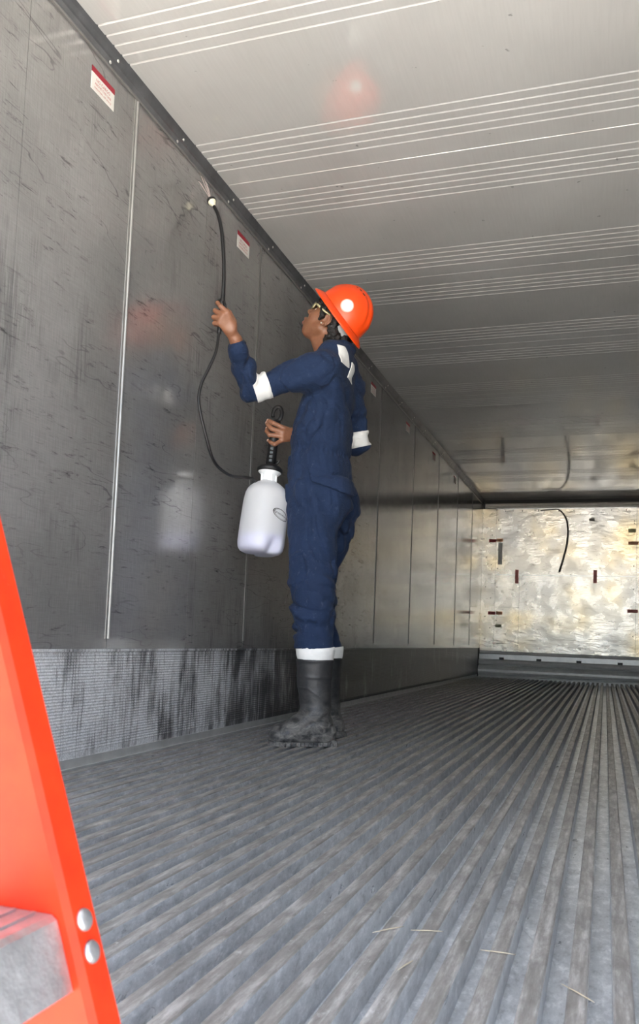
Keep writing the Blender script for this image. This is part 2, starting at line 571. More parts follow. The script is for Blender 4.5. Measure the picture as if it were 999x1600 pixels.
cove('trim_2', -1, XR)

# ------------------------------------------------------------------ closed far end
bw = boxobj('wall_back', (XL - 0.05, XR + 0.05, YB + 0.004, YB + 0.1, -0.16, ZC + 0.05), M_groove)
tag(bw, kind='structure')
XS0, XS1 = -1.418, 0.358
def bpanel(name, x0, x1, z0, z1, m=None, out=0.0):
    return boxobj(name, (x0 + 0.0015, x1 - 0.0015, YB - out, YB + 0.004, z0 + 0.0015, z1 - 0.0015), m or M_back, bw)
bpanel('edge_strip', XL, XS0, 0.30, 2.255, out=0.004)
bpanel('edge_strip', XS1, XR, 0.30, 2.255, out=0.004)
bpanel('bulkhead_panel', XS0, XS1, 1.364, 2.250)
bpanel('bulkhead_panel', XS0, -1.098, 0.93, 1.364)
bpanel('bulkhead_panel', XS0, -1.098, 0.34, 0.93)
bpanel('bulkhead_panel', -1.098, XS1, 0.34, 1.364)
boxobj('seam_strip', (XS0, XS1, YB - 0.003, YB, 1.356, 1.372), M_alu, bw)
# header: pale ledge, dark slot above
extrude_profile('header_ledge', [(YB + 0.004, 2.262), (YB - 0.03, 2.262), (YB - 0.034, 2.280), (YB - 0.02, 2.290), (YB - 0.028, 2.312), (YB - 0.008, 2.328), (YB + 0.004, 2.328)], 'x', XL + 0.03, XR - 0.03, M_ledge, bw)
boxobj('header_slot', (XL + 0.02, XR - 0.02, YB - 0.012, YB + 0.004, 2.328, ZC), M_dark, bw)
boxobj('header_lip', (XS0, XS1, YB - 0.006, YB, 2.246, 2.262), M_alu, bw)
# sill: flat top, two rolls
sp = [(YB + 0.004, 0.345), (YB - 0.012, 0.340), (YB - 0.020, 0.315), (YB - 0.055, 0.300), (YB - 0.060, 0.235)]
for k in range(7):
    a = math.pi * (0.5 - k / 6.0)
    sp.append((YB - 0.062 - 0.045 * math.cos(a), 0.195 + 0.038 * math.sin(a)))
for k in range(8):
    a = math.pi * (0.5 - k / 7.0)
    sp.append((YB - 0.085 - 0.075 * math.cos(a), 0.085 + 0.065 * math.sin(a)))
sp += [(YB - 0.12, 0.0), (YB - 0.12, -0.04), (YB + 0.004, -0.04)]
extrude_profile('sill', sp, 'x', XL + 0.004, XR - 0.004, M_sill, bw)
for px in (-1.30, -0.82, -0.32, 0.18):
    boxobj('sill_clip', (px - 0.030, px + 0.030, YB - 0.078, YB - 0.055, 0.232, 0.262), M_black, bw)
# rivets round the panels
me = lathe_mesh('panel_rivet', [(0.008, 0), (0.007, 0.002), (0.004, 0.004), (0.001, 0.0045)], (0, 0, 0), (0, -1, 0), 8)
me.materials.append(M_dark)
rp = [(x, 2.225) for x in (-1.30, -0.87, -0.42, 0.23, 0.05, -1.08)] + [(XS0 + 0.03, z) for z in (2.1, 1.7, 1.45, 1.2, 0.75)] + [(XS1 - 0.03, z) for z in (2.08, 2.05, 1.5, 1.2, 0.6)] + [(XL + 0.06, z) for z in (2.0, 1.6, 1.2, 0.8, 0.5)] + [(XL + 0.13, z) for z in (1.9, 1.5, 1.05, 0.65)]
for rx, rz in rp:
    o = bpy.data.objects.new('panel_rivet', me); COL.objects.link(o)
    o.location = (rx, YB - (0.004 if rx < XS0 or rx > XS1 else 0.0), rz)
    set_parent(o, bw)
# outer frame round the open end
fr = empty('door_frame', (XL, Y0, 0))
tag(fr, kind='structure')
boxobj('jamb', (XL - 0.14, XL - 0.004, Y0 - 0.05, Y0, -0.25, ZC + 0.14), M_shell, fr)
boxobj('jamb', (XR + 0.004, XR + 0.14, Y0 - 0.05, Y0, -0.25, ZC + 0.14), M_shell, fr)
boxobj('lintel', (XL - 0.004, XR + 0.004, Y0 - 0.05, Y0, ZC + 0.012, ZC + 0.14), M_shell, fr)
boxobj('threshold', (XL - 0.004, XR + 0.004, Y0 - 0.05, Y0, -0.25, -RH), M_shell, fr)

# ------------------------------------------------------------------ distance-field modelling for organic shapes
class Field:
    def __init__(s, lo, hi, h):
        s.h = h
        s.lo = np.array(lo, np.float32)
        s.n = np.ceil((np.array(hi) - np.array(lo)) / h).astype(int) + 1
        s.D = np.full(s.n, 0.08, np.float32)
    def sl(s, lo, hi, m):
        a = np.clip(np.floor((np.array(lo) - m - s.lo) / s.h).astype(int), 0, s.n)
        b = np.clip(np.ceil((np.array(hi) + m - s.lo) / s.h).astype(int) + 1, 0, s.n)
        return tuple(slice(i, j) for i, j in zip(a, b))
    def grid(s, sl):
        ax = [(s.lo[i] + s.h * np.arange(sl[i].start, sl[i].stop)).astype(np.float32) for i in range(3)]
        return ax[0][:, None, None], ax[1][None, :, None], ax[2][None, None, :]
    def put(s, fn, lo, hi, k=0.01, sub=False):
        sl = s.sl(lo, hi, k + 3 * s.h)
        if any(q.stop <= q.start for q in sl): return
        d = fn(*s.grid(sl)).astype(np.float32)
        A = s.D[sl]
        if sub:
            d = -d
            h = np.maximum(k - np.abs(A - d), 0) / max(k, 1e-6)
            s.D[sl] = np.maximum(A, d) + h * h * k * 0.25
        else:
            h = np.maximum(k - np.abs(A - d), 0) / max(k, 1e-6)
            s.D[sl] = np.minimum(A, d) - h * h * k * 0.25
    def cone(s, a, b, ra, rb, k=0.01, sub=False):
        a = np.array(a, np.float32); b = np.array(b, np.float32)
        ab = b - a; L2 = float(ab @ ab) + 1e-9
        def fn(x, y, z):
            t = np.clip(((x - a[0]) * ab[0] + (y - a[1]) * ab[1] + (z - a[2]) * ab[2]) / L2, 0, 1)
            return np.sqrt((x - a[0] - t * ab[0]) ** 2 + (y - a[1] - t * ab[1]) ** 2 + (z - a[2] - t * ab[2]) ** 2) - (ra + (rb - ra) * t)
        r = max(ra, rb)
        s.put(fn, np.minimum(a, b) - r, np.maximum(a, b) + r, k, sub)
    def ell(s, c, r, R=None, k=0.01, sub=False):
        c = np.array(c, np.float32); r = np.array(r, np.float32)
        R = np.eye(3, dtype=np.float32) if R is None else np.array(R, np.float32)
        def fn(x, y, z):
            X, Y, Z = x - c[0], y - c[1], z - c[2]
            u = (X * R[0, 0] + Y * R[0, 1] + Z * R[0, 2]) / r[0]
            v = (X * R[1, 0] + Y * R[1, 1] + Z * R[1, 2]) / r[1]
            w = (X * R[2, 0] + Y * R[2, 1] + Z * R[2, 2]) / r[2]
            q = np.sqrt(u * u + v * v + w * w) + 1e-6
            g = np.sqrt((u / r[0]) ** 2 + (v / r[1]) ** 2 + (w / r[2]) ** 2) + 1e-6
            return q * (q - 1) / g
        m = float(r.max())
        s.put(fn, c - m, c + m, k, sub)
    def loft(s, rings, k=0.02, p=2.0, rot=None):
        """stack of horizontal ellipses (x, y, z, rx, ry), upright"""
        rg = np.array(rings, np.float32); rg = rg[np.argsort(rg[:, 2])]
        def fn(x, y, z):
            zz = np.clip(z, rg[0, 2], rg[-1, 2])
            cx = np.interp(zz, rg[:, 2], rg[:, 0]); cy = np.interp(zz, rg[:, 2], rg[:, 1])
            rx = np.interp(zz, rg[:, 2], rg[:, 3]); ry = np.interp(zz, rg[:, 2], rg[:, 4])
            dx, dy = x - cx, y - cy
            if rot is not None:
                an = np.interp(zz, [q[0] for q in rot], [q[1] for q in rot])
                dx, dy = dx * np.cos(an) + dy * np.sin(an), -dx * np.sin(an) + dy * np.cos(an)
            q = (np.abs(dx / rx) ** p + np.abs(dy / ry) ** p) ** (1.0 / p)
            d = (q - 1) * np.minimum(rx, ry)
            return np.maximum(d, np.maximum(rg[0, 2] - z, z - rg[-1, 2]))
        lo = (rg[:, :3] - np.c_[rg[:, 3], rg[:, 4], 0 * rg[:, 3]]).min(0)
        hi = (rg[:, :3] + np.c_[rg[:, 3], rg[:, 4], 0 * rg[:, 3]]).max(0)
        s.put(fn, lo, hi, k)
    def band(s, fn, w):
        """add a displacement fn(points)->d on voxels close to the surface"""
        idx = np.nonzero(np.abs(s.D) < w)
        P = np.stack([s.lo[i] + s.h * idx[i] for i in range(3)], 1).astype(np.float32)
        s.D[idx] += fn(P).astype(np.float32)
    def mesh(s, name, smooth_it=1):
        D = s.D
        D[0], D[-1] = 0.05, 0.05
        D[:, 0], D[:, -1] = 0.05, 0.05
        D[:, :, 0], D[:, :, -1] = 0.05, 0.05
        ins = D < 0
        i8 = ins.astype(np.uint8)
        c = i8[:-1] + i8[1:]
        c = c[:, :-1] + c[:, 1:]
        c = c[:, :, :-1] + c[:, :, 1:]
        act = np.nonzero((c > 0) & (c < 8))
        nv = len(act[0])
        ids = np.full(c.shape, -1, np.int32)
        ids[act] = np.arange(nv)
        acc = np.zeros((nv, 3)); cnt = np.zeros(nv)
        I = np.stack(act, 1)
        corners = [(a, b, d) for a in (0, 1) for b in (0, 1) for d in (0, 1)]
        val = {q: D[act[0] + q[0], act[1] + q[1], act[2] + q[2]] for q in corners}
        for q in corners:
            for ax in range(3):
                if q[ax] == 0:
                    r = list(q); r[ax] = 1; r = tuple(r)
                    a, b = val[q], val[r]
                    m = (a < 0) != (b < 0)
                    t = a[m] / (a[m] - b[m])
                    p = np.tile(np.array(q, float), (m.sum(), 1)); p[:, ax] += t
                    acc[m] += p; cnt[m] += 1
        V = (I + acc / cnt[:, None]) * s.h + s.lo
        F = []
        for ax in range(3):
            o1, o2 = [(1, 2), (2, 0), (0, 1)][ax]
            sa = [slice(None)] * 3; sb = [slice(None)] * 3
            sa[ax] = slice(0, -1); sb[ax] = slice(1, None)
            A = ins[tuple(sa)]; B = ins[tuple(sb)]
            e = np.stack(np.nonzero(A != B), 1)
            ok = (e[:, o1] > 0) & (e[:, o2] > 0)
            e = e[ok]
            fl = A[e[:, 0], e[:, 1], e[:, 2]]
            def g(d1, d2):
                k = e.copy(); k[:, o1] -= d1; k[:, o2] -= d2
                return ids[k[:, 0], k[:, 1], k[:, 2]]
            q = np.stack([g(1, 1), g(0, 1), g(0, 0), g(1, 0)], 1)
            q[~fl] = q[~fl][:, ::-1]
            F.append(q)
        F = np.concatenate(F)
        F = F[(F >= 0).all(1)]
        for _ in range(smooth_it):
            S = np.zeros_like(V); n = np.zeros(nv)
            for k in range(4):
                a, b = F[:, k], F[:, (k + 1) % 4]
                for d in range(3):
                    S[:, d] += np.bincount(a, V[b, d], nv) + np.bincount(b, V[a, d], nv)
                n += np.bincount(a, minlength=nv) + np.bincount(b, minlength=nv)
            V = V * 0.5 + 0.5 * S / np.maximum(n, 1)[:, None]
        me = bpy.data.meshes.new(name)
        me.vertices.add(nv); me.vertices.foreach_set('co', V.astype(np.float32).ravel())
        me.loops.add(len(F) * 4); me.loops.foreach_set('vertex_index', F.astype(np.int32).ravel())
        me.polygons.add(len(F))
        me.polygons.foreach_set('loop_start', np.arange(0, len(F) * 4, 4, dtype=np.int32))
        me.polygons.foreach_set('loop_total', np.full(len(F), 4, np.int32))
        me.polygons.foreach_set('use_smooth', np.ones(len(F), bool))
        me.update(calc_edges=True)
        me.validate()
        return me

_rng = np.random.default_rng(5)
_T = _rng.random((32, 32, 32)).astype(np.float32)
def vnoise(P):
    i = np.floor(P).astype(int); f = P - i
    f = f * f * (3 - 2 * f)
    i &= 31; j = (i + 1) & 31
    x0, y0, z0 = i.T; x1, y1, z1 = j.T
    fx, fy, fz = f.T
    def l(a, b, t): return a + (b - a) * t
    return l(l(l(_T[x0, y0, z0], _T[x1, y0, z0], fx), l(_T[x0, y1, z0], _T[x1, y1, z0], fx), fy),
             l(l(_T[x0, y0, z1], _T[x1, y0, z1], fx), l(_T[x0, y1, z1], _T[x1, y1, z1], fx), fy), fz) * 2 - 1

def poly_centers(me):
    c = np.empty(len(me.polygons) * 3, np.float32); me.polygons.foreach_get('center', c)
    n = np.empty(len(me.polygons) * 3, np.float32); me.polygons.foreach_get('normal', n)
    return c.reshape(-1, 3), n.reshape(-1, 3)

def patch_from(me, planes, off, name, keep=None, thick=0.004):
    """a cloth patch lifted off a surface: cut clean by planes (point, normal pointing outwards)"""
    bm = bmesh.new(); bm.from_mesh(me)
    if keep is not None:
        c, n = poly_centers(me)
        bm.faces.ensure_lookup_table()
        kill = [bm.faces[i] for i in np.nonzero(~keep(c, n))[0]]
        bmesh.ops.delete(bm, geom=kill, context='FACES')
    for co, no in planes:
        bmesh.ops.bisect_plane(bm, geom=list(bm.verts) + list(bm.edges) + list(bm.faces), plane_co=co, plane_no=no, clear_outer=True, dist=1e-5)
    bm.normal_update()
    top = {}
    for v in bm.verts: v.co += v.normal * off
    bm.normal_update()
    be = [e for e in bm.edges if e.is_boundary]
    r = bmesh.ops.extrude_edge_only(bm, edges=be)
    nv = [g for g in r['geom'] if isinstance(g, bmesh.types.BMVert)]
    nrm = {}
    for v in nv:
        on = Vector((0, 0, 0))
        for e in v.link_edges:
            w = e.other_vert(v)
            if w not in nv: on += w.normal
        nrm[v] = on
    for v in nv:
        if nrm[v].length > 0: v.co -= nrm[v].normalized() * (off + thick * 0.5)
    m2 = bpy.data.meshes.new(name)
    bm.to_mesh(m2); bm.free()
    return m2

# ------------------------------------------------------------------ the person
def cloth_material(name, col, var=0.12):
    m, nt, b = new_mat(name)
    p = coords(nt)
    w = noise(nt, p, 420, 2, 0.5)
    c = ramp(nt, noise(nt, p, 9, 5, 0.6), [(0.3, tuple(x * (1 - var) for x in col)), (0.7, tuple(x * (1 + var) for x in col))])
    dust = noise(nt, coords(nt, (1, 1, 0.6)), 55, 5, 0.75)
    z = N(nt, 'ShaderNodeSeparateXYZ'); nt.links.new(N(nt, 'ShaderNodeNewGeometry').outputs['Position'], z.inputs[0])
    low = ramp(nt, z.outputs['Z'], [(0.38, 0.30), (0.95, 0.14)])
    c = mixc(nt, math_n(nt, 'MULTIPLY', ramp(nt, dust, [(0.60, 0.0), (0.72, 1.0)]), low), c, (0.25, 0.30, 0.38))
    nt.links.new(c, b.inputs['Base Color'])
    b.inputs['Roughness'].default_value = 0.85
    b.inputs['Specular IOR Level'].default_value = 0.25
    b.inputs['Sheen Weight'].default_value = 0.03
    b.inputs['Sheen Roughness'].default_value = 0.5
    cr_ = noise(nt, coords(nt, (1, 1, 1.6)), 38, 3, 0.6, 1.2)
    nt.links.new(bump(nt, w, 0.25, 0.001, bump(nt, cr_, 0.55, 0.007)), b.inputs['Normal'])
    return m

M_navy = cloth_material('navy_cotton', (0.0125, 0.026, 0.066))
M_navy_dark = plain('navy_rib_knit', (0.008, 0.012, 0.025), 0.9)
M_white = plain('white_reflective_tape', (0.80, 0.80, 0.78), 0.55, 0.0, 0.05, 40, 0.2, 50)
m, nt, b = new_mat('skin')
p = coords(nt)
nt.links.new(ramp(nt, noise(nt, p, 30, 4, 0.6), [(0.3, (0.215, 0.092, 0.050)), (0.7, (0.30, 0.135, 0.075))]), b.inputs['Base Color'])
b.inputs['Roughness'].default_value = 0.42
b.inputs['Subsurface Weight'].default_value = 0.10
b.inputs['Subsurface Radius'].default_value = (0.6, 0.25, 0.12)
b.inputs['Subsurface Scale'].default_value = 0.006
nt.links.new(bump(nt, noise(nt, p, 260, 3, 0.6), 0.12, 0.001), b.inputs['Normal'])
M_skin = m
M_lips = plain('lip_skin', (0.33, 0.125, 0.10), 0.38)
M_nail = plain('nail', (0.78, 0.52, 0.42), 0.3)
M_hair = plain('black_hair', (0.008, 0.007, 0.007), 0.42, 0, 0, 20, 0.9, 220)
M_eye = plain('eye_white', (0.75, 0.72, 0.68), 0.15)
M_helmet = plain('orange_helmet_plastic', (0.92, 0.075, 0.008), 0.32, 0, 0.03, 8)
M_grey_plastic = plain('grey_plastic', (0.42, 0.43, 0.43), 0.5)

person = empty('person', (-1.15, 3.45, 0.0))
tag(person, 'person in navy coverall and orange hard hat looking up while spraying the wall', 'person')

# head frame: ear level centre, tilted back 40 degrees; f forward, s to the left side, u up
HT = math.radians(40)
HE = np.array((-1.180, 3.465, 1.836))
Hf = np.array((-math.cos(HT), 0, math.sin(HT))); Hu = np.array((math.sin(HT), 0, math.cos(HT))); Hs = np.array((0, -1.0, 0))
HR = np.stack([Hf, Hs, Hu])
def hd(f, s, u): return HE + Hf * f + Hs * s + Hu * u

NECK = np.array((-1.158, 3.465, 1.66))
SH_L, EL_L, WR_L = np.array((-1.165, 3.285, 1.585)), np.array((-1.436, 3.190, 1.470)), np.array((-1.431, 3.012, 1.622))
SH_R, EL_R, WR_R = np.array((-1.145, 3.632, 1.600)), np.array((-1.112, 3.705, 1.352)), np.array((-1.315, 3.450, 1.338))

B = Field((-1.60, 2.88, 0.06), (-0.98, 3.82, 2.01), 0.0036)
# trunk and limbs under the clothes
B.loft([(-1.19, 3.465, 0.98, 0.085, 0.14), (-1.20, 3.465, 1.10, 0.10, 0.155), (-1.205, 3.465, 1.25, 0.085, 0.13), (-1.19, 3.465, 1.42, 0.10, 0.155), (-1.17, 3.465, 1.58, 0.085, 0.16), (-1.16, 3.465, 1.66, 0.05, 0.09)], 0.03)
for s_, hx in ((1, (-1.185, 3.375, 1.03)), (-1, (-1.205, 3.555, 1.03))):
    kn = (-1.172, 3.315, 0.62) if s_ > 0 else (-1.245, 3.60, 0.62)
    an = (-1.130, 3.300, 0.14) if s_ > 0 else (-1.20, 3.64, 0.14)
    B.cone(hx, kn, 0.078, 0.052, 0.03); B.cone(kn, an, 0.052, 0.036, 0.02)
    B.cone(an, (an[0] - 0.035, an[1] - (0.02 if s_ > 0 else -0.006), 0.095), 0.030, 0.024, 0.02)
for a, e, w in ((SH_L, EL_L, WR_L), (SH_R, EL_R, WR_R)):
    B.cone(a, e, 0.046, 0.036, 0.03); B.cone(e, w, 0.036, 0.024, 0.02)
# neck and head
B.cone(NECK, hd(-0.025, 0, -0.035), 0.062, 0.056, 0.03)
B.cone(NECK + (-0.03, 0, 0.0), hd(0.035, 0, -0.075), 0.045, 0.030, 0.03)
B.ell(hd(0.000, 0, 0.048), (0.098, 0.075, 0.086), HR, 0.01)
B.ell(hd(0.050, 0, -0.020), (0.056, 0.058, 0.078), HR, 0.03)
for s_ in (1, -1):
    B.cone(hd(0.010, 0.052 * s_, -0.045), hd(0.068, 0.018 * s_, -0.088), 0.020, 0.017, 0.025)
    B.ell(hd(0.072, 0.036 * s_, -0.022), (0.026, 0.022, 0.024), HR, 0.02)
B.ell(hd(0.076, 0, -0.090), (0.022, 0.024, 0.018), HR, 0.02)
B.ell(hd(0.084, 0, -0.058), (0.032, 0.031, 0.028), HR, 0.02)
B.cone(hd(0.090, -0.034, 0.030), hd(0.090, 0.034, 0.030), 0.012, 0.012, 0.02)
for s_ in (1, -1):
    B.ell(hd(0.104, 0.033 * s_, 0.008), (0.017, 0.017, 0.012), HR, 0.012, True)
B.cone(hd(0.096, 0, 0.018), hd(0.126, 0, -0.013), 0.009, 0.0120, 0.010)
for s_ in (1, -1):
    B.ell(hd(0.112, 0.012 * s_, -0.020), (0.011, 0.0085, 0.0085), HR, 0.008)
    B.ell(hd(0.115, 0.007 * s_, -0.030), (0.006, 0.0035, 0.004), HR, 0.003, True)
# lips
B.cone(hd(0.104, -0.020, -0.056), hd(0.1190, 0, -0.0495), 0.0055, 0.0092, 0.006); B.cone(hd(0.104, 0.020, -0.056), hd(0.1190, 0, -0.0495), 0.0055, 0.0092, 0.006)
B.cone(hd(0.102, -0.019, -0.062), hd(0.1155, 0, -0.0665), 0.0055, 0.0092, 0.006); B.cone(hd(0.102, 0.019, -0.062), hd(0.1155, 0, -0.0665), 0.0055, 0.0092, 0.006)
B.cone(hd(0.1255, -0.016, -0.058), hd(0.1255, 0.016, -0.058), 0.0040, 0.0040, 0.005, True)
# ears
for s_ in (1, -1):
    B.ell(hd(-0.008, 0.074 * s_, -0.004), (0.018, 0.010, 0.030), HR, 0.008)
    n = 14
    for k in range(n):
        a0, a1 = 2 * math.pi * k / n + 0.4, 2 * math.pi * (k + 1) / n + 0.4
        if math.sin(a0) < -0.75: continue
        q = lambda a: hd(-0.010 + 0.019 * math.cos(a), (0.083 + 0.005 * -math.cos(a)) * s_, 0.000 + 0.029 * math.sin(a))
        B.cone(q(a0), q(a1), 0.0048, 0.0048, 0.004)
    B.ell(hd(-0.004, 0.087 * s_, -0.026), (0.010, 0.006, 0.011), HR, 0.006)
    B.ell(hd(-0.003, 0.089 * s_, -0.004), (0.010, 0.009, 0.015), HR, 0.006, True)

# hands -------------------------------------------------------------
def finger(pts, r0, r1, k=0.004):
    n = len(pts) - 1
    for i in range(n):
        ra = r0 + (r1 - r0) * i / n; rb = r0 + (r1 - r0) * (i + 1) / n
        B.cone(pts[i], pts[i + 1], ra, rb, k)
A = np.array
# left hand, round the lance: back of the hand to the doorway, fingers curl to the wall and behind the lance
LM = [A((-1.440, 2.940, 1.714)), A((-1.455, 2.934, 1.703)), A((-1.466, 2.936, 1.690)), A((-1.472, 2.942, 1.674))]
wrl = WR_L + A((0.0, -0.004, 0.006))
for q, r in zip(LM, (0.0125, 0.0125, 0.0120, 0.0110)):
    B.cone(wrl, q, 0.019, r, 0.010)
B.cone(EL_L * 0.25 + WR_L * 0.75, wrl, 0.026, 0.022, 0.012)
B.ell((LM[1] + LM[2] + wrl) / 3 + A((0.012, 0.012, -0.004)), (0.028, 0.016, 0.034), None, 0.012)
finger([LM[0], A((-1.466, 2.928, 1.738)), A((-1.484, 2.938, 1.757)), A((-1.492, 2.954, 1.764))], 0.0105, 0.0075)
finger([LM[1], A((-1.492, 2.936, 1.725)), A((-1.500, 2.960, 1.731)), A((-1.487, 2.977, 1.727))], 0.0108, 0.0080)
finger([LM[2], A((-1.498, 2.938, 1.700)), A((-1.506, 2.962, 1.704)), A((-1.492, 2.980, 1.702))], 0.0104, 0.0078)
finger([LM[3], A((-1.497, 2.944, 1.677)), A((-1.503, 2.964, 1.680)), A((-1.490, 2.979, 1.680))], 0.0095, 0.0070)
finger([A((-1.437, 2.995, 1.660)), A((-1.440, 3.000, 1.700)), A((-1.458, 2.992, 1.735)), A((-1.474, 2.982, 1.752))], 0.0155, 0.0092)
# right hand, closed round the pump handle: back of the hand to the doorway
RM = [A((-1.340, 3.354, 1.346)), A((-1.343, 3.344, 1.327)), A((-1.346, 3.342, 1.309)), A((-1.346, 3.348, 1.294))]
wrr = A((-1.302, 3.440, 1.334))
for q, r in zip(RM, (0.0125, 0.0130, 0.0125, 0.0115)):
    B.cone(wrr, q, 0.020, r, 0.010)
B.cone(WR_R * 0.8 + EL_R * 0.2, wrr, 0.026, 0.022, 0.012)
finger([RM[0], A((-1.380, 3.328, 1.364)), A((-1.402, 3.330, 1.376)), A((-1.414, 3.340, 1.382))], 0.0108, 0.0078)
finger([RM[1], A((-1.386, 3.318, 1.338)), A((-1.407, 3.322, 1.358)), A((-1.418, 3.334, 1.369))], 0.0112, 0.0080)
finger([RM[2], A((-1.396, 3.318, 1.312)), A((-1.412, 3.324, 1.330)), A((-1.417, 3.338, 1.347))], 0.0108, 0.0078)
finger([RM[3], A((-1.372, 3.324, 1.270)), A((-1.392, 3.326, 1.280)), A((-1.408, 3.336, 1.292))], 0.0095, 0.0072)
finger([A((-1.325, 3.410, 1.350)), A((-1.358, 3.416, 1.345)), A((-1.395, 3.410, 1.335)), A((-1.420, 3.392, 1.322))], 0.0150, 0.0090)
TIPS = [(A((-1.416, 3.333, 1.383)), A((-1.414, 3.340, 1.382))), (A((-1.420, 3.327, 1.370)), None), (A((-1.420, 3.331, 1.349)), None), (A((-1.411, 3.329, 1.293)), None), (A((-1.427, 3.384, 1.322)), None)]
bme = B.mesh('body', 1)
del B
c, n = poly_centers(bme)
mi = np.zeros(len(c), np.int32)
L = (c - HE) @ HR.T
lip = ((np.abs(L[:, 1]) < 0.021) & (L[:, 0] > 0.103) & (L[:, 2] < -0.044) & (L[:, 2] > -0.077))
lip &= (np.abs(L[:, 1]) / 0.021) ** 2 + ((L[:, 2] + 0.060) / 0.0155) ** 2 < 1
mi[lip] = 1
for t, _ in TIPS:
    mi[np.linalg.norm(c - t, axis=1) < 0.0068] = 2
bme.materials.append(M_skin); bme.materials.append(M_lips); bme.materials.append(M_nail)
bme.polygons.foreach_set('material_index', mi)
body = obj('body', bme, M_skin, person)
for s_ in (1, -1):
    me = bpy.data.meshes.new('eye')
    bm = bmesh.new(); bmesh.ops.create_uvsphere(bm, u_segments=16, v_segments=10, radius=0.0125)
    bmesh.ops.translate(bm, verts=bm.verts, vec=hd(0.083, 0.032 * s_, 0.008))
    ir = hd(0.083, 0.032 * s_, 0.008) + Hf * 0.0125
    for f in bm.faces:
        f.smooth = True
        f.material_index = 1 if (f.calc_center_median() - Vector(ir)).length < 0.0062 else 0
    obj('eye', bm, [M_eye, M_hair], body)

# coverall -----------------------------------------------------------
K = Field((-1.58, 2.95, 0.385), (-0.93, 3.84, 1.80), 0.0048)
K.loft(rot=[(0.9, 0), (1.24, 0), (1.42, 0.14), (1.6, 0.26), (1.7, 0.2)], rings=[(-1.200, 3.462, 0.99, 0.118, 0.165), (-1.203, 3.462, 1.08, 0.136, 0.178), (-1.206, 3.462, 1.17, 0.136, 0.176), (-1.208, 3.463, 1.245, 0.128, 0.166), (-1.206, 3.465, 1.32, 0.133, 0.172), (-1.196, 3.465, 1.43, 0.126, 0.178), (-1.180, 3.465, 1.54, 0.112, 0.178), (-1.165, 3.465, 1.62, 0.092, 0.165), (-1.157, 3.465, 1.67, 0.074, 0.110), (-1.153, 3.465, 1.70, 0.066, 0.078)], k=0.03, p=2.25)
for rings in (
    [(-1.146, 3.300, 0.395, 0.082, 0.080), (-1.145, 3.300, 0.43, 0.089, 0.086), (-1.154, 3.303, 0.54, 0.094, 0.088), (-1.166, 3.308, 0.62, 0.104, 0.092), (-1.170, 3.312, 0.68, 0.107, 0.094), (-1.178, 3.320, 0.75, 0.101, 0.093), (-1.176, 3.335, 0.84, 0.108, 0.097), (-1.184, 3.352, 0.92, 0.113, 0.100), (-1.193, 3.368, 1.00, 0.119, 0.100), (-1.200, 3.378, 1.10, 0.125, 0.095)],
    [(-1.214, 3.640, 0.395, 0.080, 0.080), (-1.222, 3.640, 0.43, 0.084, 0.086), (-1.248, 3.628, 0.54, 0.088, 0.088), (-1.256, 3.605, 0.66, 0.096, 0.092), (-1.246, 3.590, 0.75, 0.096, 0.093), (-1.212, 3.580, 0.84, 0.108, 0.097), (-1.190, 3.570, 0.92, 0.118, 0.100), (-1.193, 3.560, 1.00, 0.122, 0.100), (-1.200, 3.552, 1.10, 0.125, 0.095)]):
    K.loft(rings, 0.028)
# seat of the trousers with the loaded back pocket
K.ell((-1.105, 3.40, 1.02), (0.062, 0.085, 0.105), None, 0.04)
K.ell((-1.110, 3.54, 1.02), (0.060, 0.085, 0.105), None, 0.04)
def lerp(a, b, t): return a + (b - a) * t
K.cone(SH_L + A((0.005, 0.010, -0.005)), lerp(SH_L, EL_L, 0.45), 0.088, 0.067, 0.045)
K.cone(lerp(SH_L, EL_L, 0.45), EL_L, 0.067, 0.064, 0.02)
K.cone(EL_L, lerp(EL_L, WR_L, 0.45), 0.064, 0.058, 0.02)
K.cone(lerp(EL_L, WR_L, 0.45), lerp(EL_L, WR_L, 0.86), 0.056, 0.043, 0.02)
K.cone(lerp(EL_L, WR_L, 0.72), lerp(EL_L, WR_L, 0.84), 0.051, 0.047, 0.006)
K.cone(SH_R, lerp(SH_R, EL_R, 0.5), 0.082, 0.066, 0.045)
K.cone(lerp(SH_R, EL_R, 0.5), EL_R, 0.066, 0.060, 0.02)
K.cone(EL_R, lerp(EL_R, WR_R, 0.9), 0.060, 0.042, 0.02)
# yoke across the shoulders
K.cone((-1.140, 3.37, 1.665), (-1.140, 3.56, 1.665), 0.060, 0.060, 0.05)
# stand collar, open in front, following the neck
cu_ = [( -1.205, 1.692), (-1.185, 1.712), (-1.155, 1.735), (-1.120, 1.738), (-1.092, 1.722)]
for k in range(22):
    a0, a1 = 2 * math.pi * k / 22, 2 * math.pi * (k + 1) / 22
    def cq(a): return A((-1.148 + 0.068 * math.cos(a), 3.465 + 0.072 * math.sin(a), 1.700 + 0.016 * math.cos(a)))
    if abs(a0 + a1 - 2 * math.pi) < 0.55: continue
    K.cone(cq(a0), cq(a1), 0.013, 0.013, 0.012)
    K.cone(cq(a0) + (0, 0, 0.022), cq(a1) + (0, 0, 0.022), 0.009, 0.009, 0.010)
K.cone(NECK + A((0.008, 0, 0.07)), hd(-0.02, 0, -0.05), 0.056, 0.056, 0.012, True)
K.cone(A((-1.185, 3.465, 1.72)), A((-1.25, 3.465, 1.76)), 0.050, 0.060, 0.012, True)

